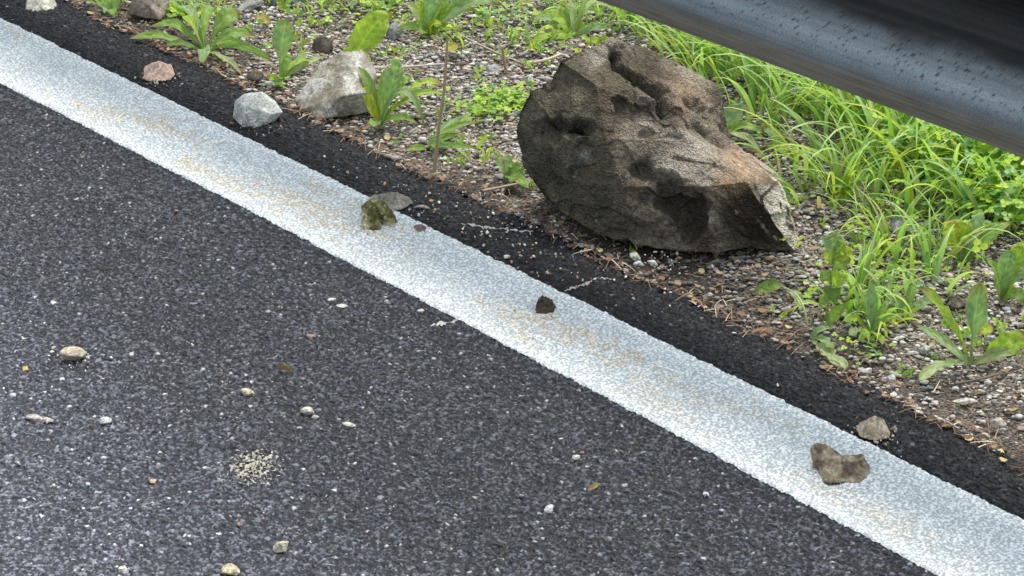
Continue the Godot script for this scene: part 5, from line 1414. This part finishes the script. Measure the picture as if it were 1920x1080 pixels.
	plant("rosette_weed", "dark leafy weed at the top left by the mauve stone", "weed", Vector3(-0.7120, 0.0000, -4.3740), [
		["lance", Vector3(-0.7232, 0.0100, -4.3321), .02, .026, "blue"], ["lance", Vector3(-0.7710, 0.0200, -4.4227), .03, .022, "mid"], ["lance", Vector3(-0.6977, 0.0300, -4.4227), .03, .02, "mid"], ["lance", Vector3(-0.7979, 0.0120, -4.4104), .03, .016, "dark"], ["lance", Vector3(-0.7329, 0.0300, -4.4599), .03, .02, "dark"], ["lance", Vector3(-0.7544, 0.0300, -4.4412), .03, .02, "mid"]])
	plant("broad_leaf_weed", "small lone leaf leaning on the cut-off grey rock", "weed", Vector3(-0.4047, 0.0000, -4.3740), [
		["ovate", Vector3(-0.4225, 0.0120, -4.4043), .01, .018, "lit"], ["lance", Vector3(-0.3970, 0.0300, -4.4227), .01, .016, "mid"]])

func grasses() -> void:
	var v := PackedVector3Array()
	var cs := PackedColorArray()
	var idx := PackedInt32Array()
	for t in [[Vector3(0.2669, 0.0000, -4.1937), 22, .11], [Vector3(0.2989, 0.0000, -4.1164), 26, .12], [Vector3(0.3317, 0.0000, -4.0681), 22, .13], [Vector3(0.3379, 0.0000, -3.9691), 20, .12], [Vector3(0.3879, 0.0000, -3.9896), 20, .14], [Vector3(0.4301, 0.0000, -3.9691), 22, .15], [Vector3(0.3993, 0.0000, -3.8210), 18, .12], [Vector3(0.4569, 0.0000, -3.8019), 16, .15], [Vector3(0.5136, 0.0000, -3.8547), 24, .16], [Vector3(0.5257, 0.0000, -3.7412), 24, .17], [Vector3(0.5723, 0.0000, -3.7784), 24, .17], [Vector3(0.5728, 0.0000, -3.6553), 26, .17], [Vector3(0.6283, 0.0000, -3.7001), 24, .17], [Vector3(0.5963, 0.0000, -3.5898), 22, .16], [Vector3(0.6567, 0.0000, -3.6157), 22, .16], [Vector3(0.7011, 0.0000, -3.5898), 20, .15], [Vector3(0.6549, 0.0000, -3.5014), 16, .14], [Vector3(0.7231, 0.0000, -3.4850), 18, .14], [Vector3(0.2245, 0.0000, -4.2735), 18, .10], [Vector3(0.3413, 0.0000, -4.2049), 24, .12], [Vector3(0.4171, 0.0000, -4.1219), 26, .14], [Vector3(0.4964, 0.0000, -4.0154), 26, .15], [Vector3(0.5724, 0.0000, -3.9137), 26, .16], [Vector3(0.6450, 0.0000, -3.8162), 26, .16], [Vector3(0.7147, 0.0000, -3.7228), 26, .16], [Vector3(0.7733, 0.0000, -3.6332), 26, .16], [Vector3(0.6118, 0.0000, -3.4245), 10, .10], [Vector3(0.5398, 0.0000, -3.5263), 12, .12], [Vector3(0.6870, 0.0000, -3.3658), 12, .12], [Vector3(0.4373, 0.0000, -3.6114), 10, .09], [Vector3(0.4743, 0.0000, -3.6157), 14, .11], [Vector3(0.5278, 0.0000, -3.5578), 16, .11], [Vector3(0.5292, 0.0000, -3.3852), 10, .08], [Vector3(0.5569, 0.0000, -3.3088), 12, .09], [Vector3(0.5560, 0.0000, -3.1730), 9, .08], [Vector3(0.4512, 0.0000, -3.1469), 12, .07], [Vector3(0.4843, 0.0000, -3.0959), 12, .07], [Vector3(0.5681, 0.0000, -3.4445), 12, .10], [Vector3(0.6351, 0.0000, -3.3276), 10, .09], [Vector3(0.4558, 0.0000, -3.4850), 8, .06]]:
		tuft_into(v, cs, idx, t[0], int(t[1] * 1.15), t[2] * 1.4, 0.05, 0.0092, 0.18)
	for t in [[Vector3(0.1228, 0.0000, -4.3203), 22, .08], [Vector3(0.1596, 0.0000, -4.2909), 18, .08], [Vector3(0.0382, 0.0000, -4.3800), 18, .06], [Vector3(-0.0283, 0.0000, -4.3203), 14, .05], [Vector3(-0.0734, 0.0000, -4.1769), 12, .04], [Vector3(0.0000, 0.0000, -4.1769), 10, .04], [Vector3(0.0456, 0.0000, -4.1492), 10, .05], [Vector3(-0.3448, 0.0000, -4.3921), 16, .05], [Vector3(-0.2980, 0.0000, -4.4104), 16, .05], [Vector3(-0.2497, 0.0000, -4.4043), 18, .06], [Vector3(-0.1927, 0.0000, -4.4227), 18, .06], [Vector3(-0.5384, 0.0000, -4.4104), 18, .06], [Vector3(-0.5734, 0.0000, -4.3800), 14, .05], [Vector3(-0.5982, 0.0000, -4.4289), 14, .05], [Vector3(-0.2018, 0.0000, -4.1769), 10, .04], [Vector3(-0.2188, 0.0000, -4.1492), 8, .03], [Vector3(0.2198, 0.0000, -4.3800), 20, .1], [Vector3(-0.0769, 0.0000, -4.4104), 18, .06], [Vector3(-0.4256, 0.0000, -4.4412), 10, .05]]:
		tuft_into(v, cs, idx, t[0], int(t[1] * 1.4), t[2] * 1.2, 0.04, 0.0045, 0.3)
	for i in 170:
		var s := rng.randf_range(-2.5, 5.0)
		var p := rd(s, edge_at(s) + rng.randf_range(0.35, 2.6))
		if absf(p.x) < 0.10 - p.z * 0.2 and p.z > -4.75: continue
		tuft_into(v, cs, idx, p, 16, rng.randf_range(0.1, 0.2), 0.07, 0.008, 0.2)
	tag(put("grass", mesh_from(v, idx, cs), mats.blade), "long arching green grass under the guard rail", "grass", "", "stuff")
	for t in [[Vector3(0.4835, 0.0000, -3.4932), 34, .13, "fan of bright grass standing alone in the gravel right of the boulder"], [Vector3(0.5348, 0.0000, -3.3238), 14, .11, "thin grass tuft beside the pale cobble"], [Vector3(0.5862, 0.0000, -3.2533), 12, .12, "sparse leaning grass left of the glowing leaf"], [Vector3(0.4735, 0.0000, -3.1817), 22, .10, "wispy grass tuft behind the ragged weed"]]:
		var tv := PackedVector3Array()
		var tc := PackedColorArray()
		var ti := PackedInt32Array()
		tuft_into(tv, tc, ti, Vector3.ZERO + t[0], t[1], t[2] * 1.2, 0.018, 0.0062, 0.35)
		tag(put("grass_tuft", mesh_from(tv, ti, tc), mats.blade), t[3], "grass tuft")
	# clover and other small leaves as ground cover
	var lv := PackedVector3Array()
	var lc := PackedColorArray()
	var li := PackedInt32Array()
	for k in 3:
		var az := k * TAU / 3.0
		var c := Vector3(cos(az), 0.15, sin(az)) * 0.62
		var a0 := lv.size()
		lv.append(c + Vector3(0, -0.10, 0))
		lc.append(Color.WHITE)
		for m in 9:
			var w := m * TAU / 8.0
			var rad := 0.55 * (1.0 - 0.18 * exp(-pow(angle_difference(w, az) / 0.3, 2.0)))
			lv.append(c + Vector3(cos(w) * rad, 0.06 * sin(w * 2.0), sin(w) * rad))
			lc.append(Color(0.95, 1.0, 0.9))
			if m > 0: li.append_array([a0, a0 + m, a0 + m + 1])
	var clover := mesh_from(lv, li, lc)
	var places := []
	var tints := []
	var r := RandomNumberGenerator.new()
	r.seed = 33
	for p in [[Vector3(0.6155, 0.0000, -3.6114), .06, 110, .009, .08], [Vector3(0.6735, 0.0000, -3.5684), .08, 200, .010, .09], [Vector3(0.7187, 0.0000, -3.5055), .08, 220, .010, .08], [Vector3(0.7210, 0.0000, -3.3852), .07, 150, .010, .06], [Vector3(0.6782, 0.0000, -3.4048), .06, 80, .009, .05], [Vector3(0.6413, 0.0000, -3.4646), .05, 40, .009, .05], [Vector3(0.7697, 0.0000, -3.5684), .07, 150, .010, .09], [Vector3(-0.0259, 0.0000, -3.8988), .05, 190, .006, .012], [Vector3(-0.0515, 0.0000, -3.8644), .04, 80, .005, .01], [Vector3(0.0130, 0.0000, -3.8988), .03, 60, .006, .012], [Vector3(0.4578, 0.0000, -2.9978), .03, 20, .005, .01], [Vector3(-0.3058, 0.0000, -4.3800), .06, 60, .007, .02], [Vector3(-0.3901, 0.0000, -4.0154), .015, 26, .006, .006], [Vector3(-0.0560, 0.0000, -4.2619), .08, 80, .007, .02], [Vector3(0.0373, 0.0000, -4.2619), .06, 60, .007, .02], [Vector3(0.5243, 0.0000, -3.2901), .08, 60, .007, .02], [Vector3(0.5682, 0.0000, -3.1817), .06, 40, .007, .015], [Vector3(0.4475, 0.0000, -3.1469), .05, 30, .007, .015], [Vector3(-0.6042, 0.0000, -4.3982), .05, 60, .008, .02], [Vector3(-0.2090, 0.0000, -4.3500), .06, 50, .008, .02]]:
		for i in p[2]:
			var q: Vector3 = p[0] + Vector3(r.randfn(), 0, r.randfn()) * p[1] * 0.7
			q.y = soil_y(q.x, q.z) + 0.004 + r.randf() * p[4]
			var size: float = p[3] * r.randf_range(0.55, 1.1)
			places.append(Transform3D((Basis(Vector3(r.randfn(), 0, r.randfn()).normalized(), r.randf_range(-0.7, 0.7)) * Basis(Vector3.UP, r.randf() * TAU)).scaled_local(Vector3.ONE * size), q))
			tints.append(Color(0.28, 0.48, 0.07).lerp(Color(0.62, 0.76, 0.08), r.randf()) if r.randf() > 0.25 else Color(0.24, 0.44, 0.18))
	scatter("ground_cover", "low clover-like leaves covering the verge", clover, mats.blade, places, tints)
	# seedlings and thin tangled sprigs between the larger weeds
	var sprig := leaf_mesh("lance", Vector3(0.8, 0.45, 0.0), 0.25, 0.26, Color(0.36, 0.55, 0.15), 0.2, 77)
	places = []
	tints = []
	for i in 2600:
		var s := r.randf_range(-0.7, 2.45)
		var e := 0.05 + r.randf() * 0.95
		var p := rd(s, edge_at(s) + e)
		if absf(p.x) > 0.45 - p.z * 0.215: continue
		var lush := 0.5 + 1.3 * broad.get_noise_2d(p.x * 60.0 + 70.0, p.z * 60.0) + 0.5 * smoothstep(0.35, 0.8, e) + 1.0 * smoothstep(1.45, 1.8, s) * smoothstep(0.12, 0.3, e) - 0.9 * overhang_shade(p.x, p.z)
		if r.randf() > lush * 0.7: continue
		var many := 2 + r.randi() % 5
		var az := r.randf() * TAU
		p.y = soil_y(p.x, p.z)
		for k in many:
			az += r.randf_range(0.8, 2.2)
			var q := p + Vector3(r.randfn(), 0, r.randfn()) * 0.004
			q.y += r.randf() * 0.012
			places.append(Transform3D((Basis(Vector3.UP, az) * Basis(Vector3(0, 0, 1), r.randf_range(-0.3, 0.7))).scaled_local(Vector3.ONE * r.randf_range(0.008, 0.028)), q))
			var tone := r.randf_range(0.7, 1.3)
			tints.append(Color(tone * r.randf_range(0.85, 1.35), tone, tone * r.randf_range(0.6, 1.1)))
	scatter("seedlings", "small tangled green seedlings scattered over the verge", sprig, mats.blade, places, tints)
	# dry twigs lying on the verge
	for t in [["thin pale twig lying across the gravel left of the yellow leaf", [Vector3(-0.2415, 0.0060, -4.0574), Vector3(-0.1787, 0.0100, -4.0522), Vector3(-0.1119, 0.0120, -4.0628)], .0022, Color(0.50, 0.44, 0.38)], ["short reddish twig sticking up in the gravel", [Vector3(-0.0089, 0.0020, -4.0416), Vector3(-0.0125, 0.0220, -4.0416), Vector3(-0.0160, 0.0460, -4.0416)], .0032, Color(0.38, 0.22, 0.15)], ["forked pale root reaching the boulder's upper left", [Vector3(0.0224, 0.0080, -4.0734), Vector3(0.0538, 0.0140, -4.0734), Vector3(0.0830, 0.0160, -4.1002)], .0032, Color(0.55, 0.45, 0.33)], ["grey twig bent beside the boulder's left foot", [Vector3(-0.0436, 0.0030, -3.5221), Vector3(-0.0080, 0.0060, -3.5346), Vector3(0.0200, 0.0040, -3.5557)], .0026, Color(0.34, 0.27, 0.20)], ["long straw lying over the gravel behind the dry stalk", [Vector3(-0.1002, 0.0100, -4.2333), Vector3(-0.0363, 0.0160, -4.1219), Vector3(0.0357, 0.0120, -4.0416)], .0014, Color(0.48, 0.42, 0.30)], ["pale straw arching over the grass under the rail", [Vector3(0.4955, 0.1000, -3.7690), Vector3(0.5319, 0.0900, -3.7925), Vector3(0.5564, 0.0500, -3.6553), Vector3(0.5818, 0.0100, -3.5430)], .0020, Color(0.55, 0.52, 0.42)], ["dark twig in the litter below the dandelion rosette", [Vector3(0.5577, 0.0030, -2.8836), Vector3(0.5856, 0.0060, -2.8896), Vector3(0.6170, 0.0050, -2.9077)], .0020, Color(0.13, 0.10, 0.08)], ["dead straw bent over the grass behind the boulder's shoulder", [Vector3(0.4052, 0.0200, -3.7925), Vector3(0.4402, 0.0350, -3.8043), Vector3(0.5018, 0.0350, -3.8258), Vector3(0.5296, 0.0500, -3.8450)], .0018, Color(0.50, 0.38, 0.26)]]:
		tag(put("twig", stem_mesh(t[1], t[2], t[2] * 0.6, t[3], t[3] * 1.1), mats.litter), t[0], "twig")
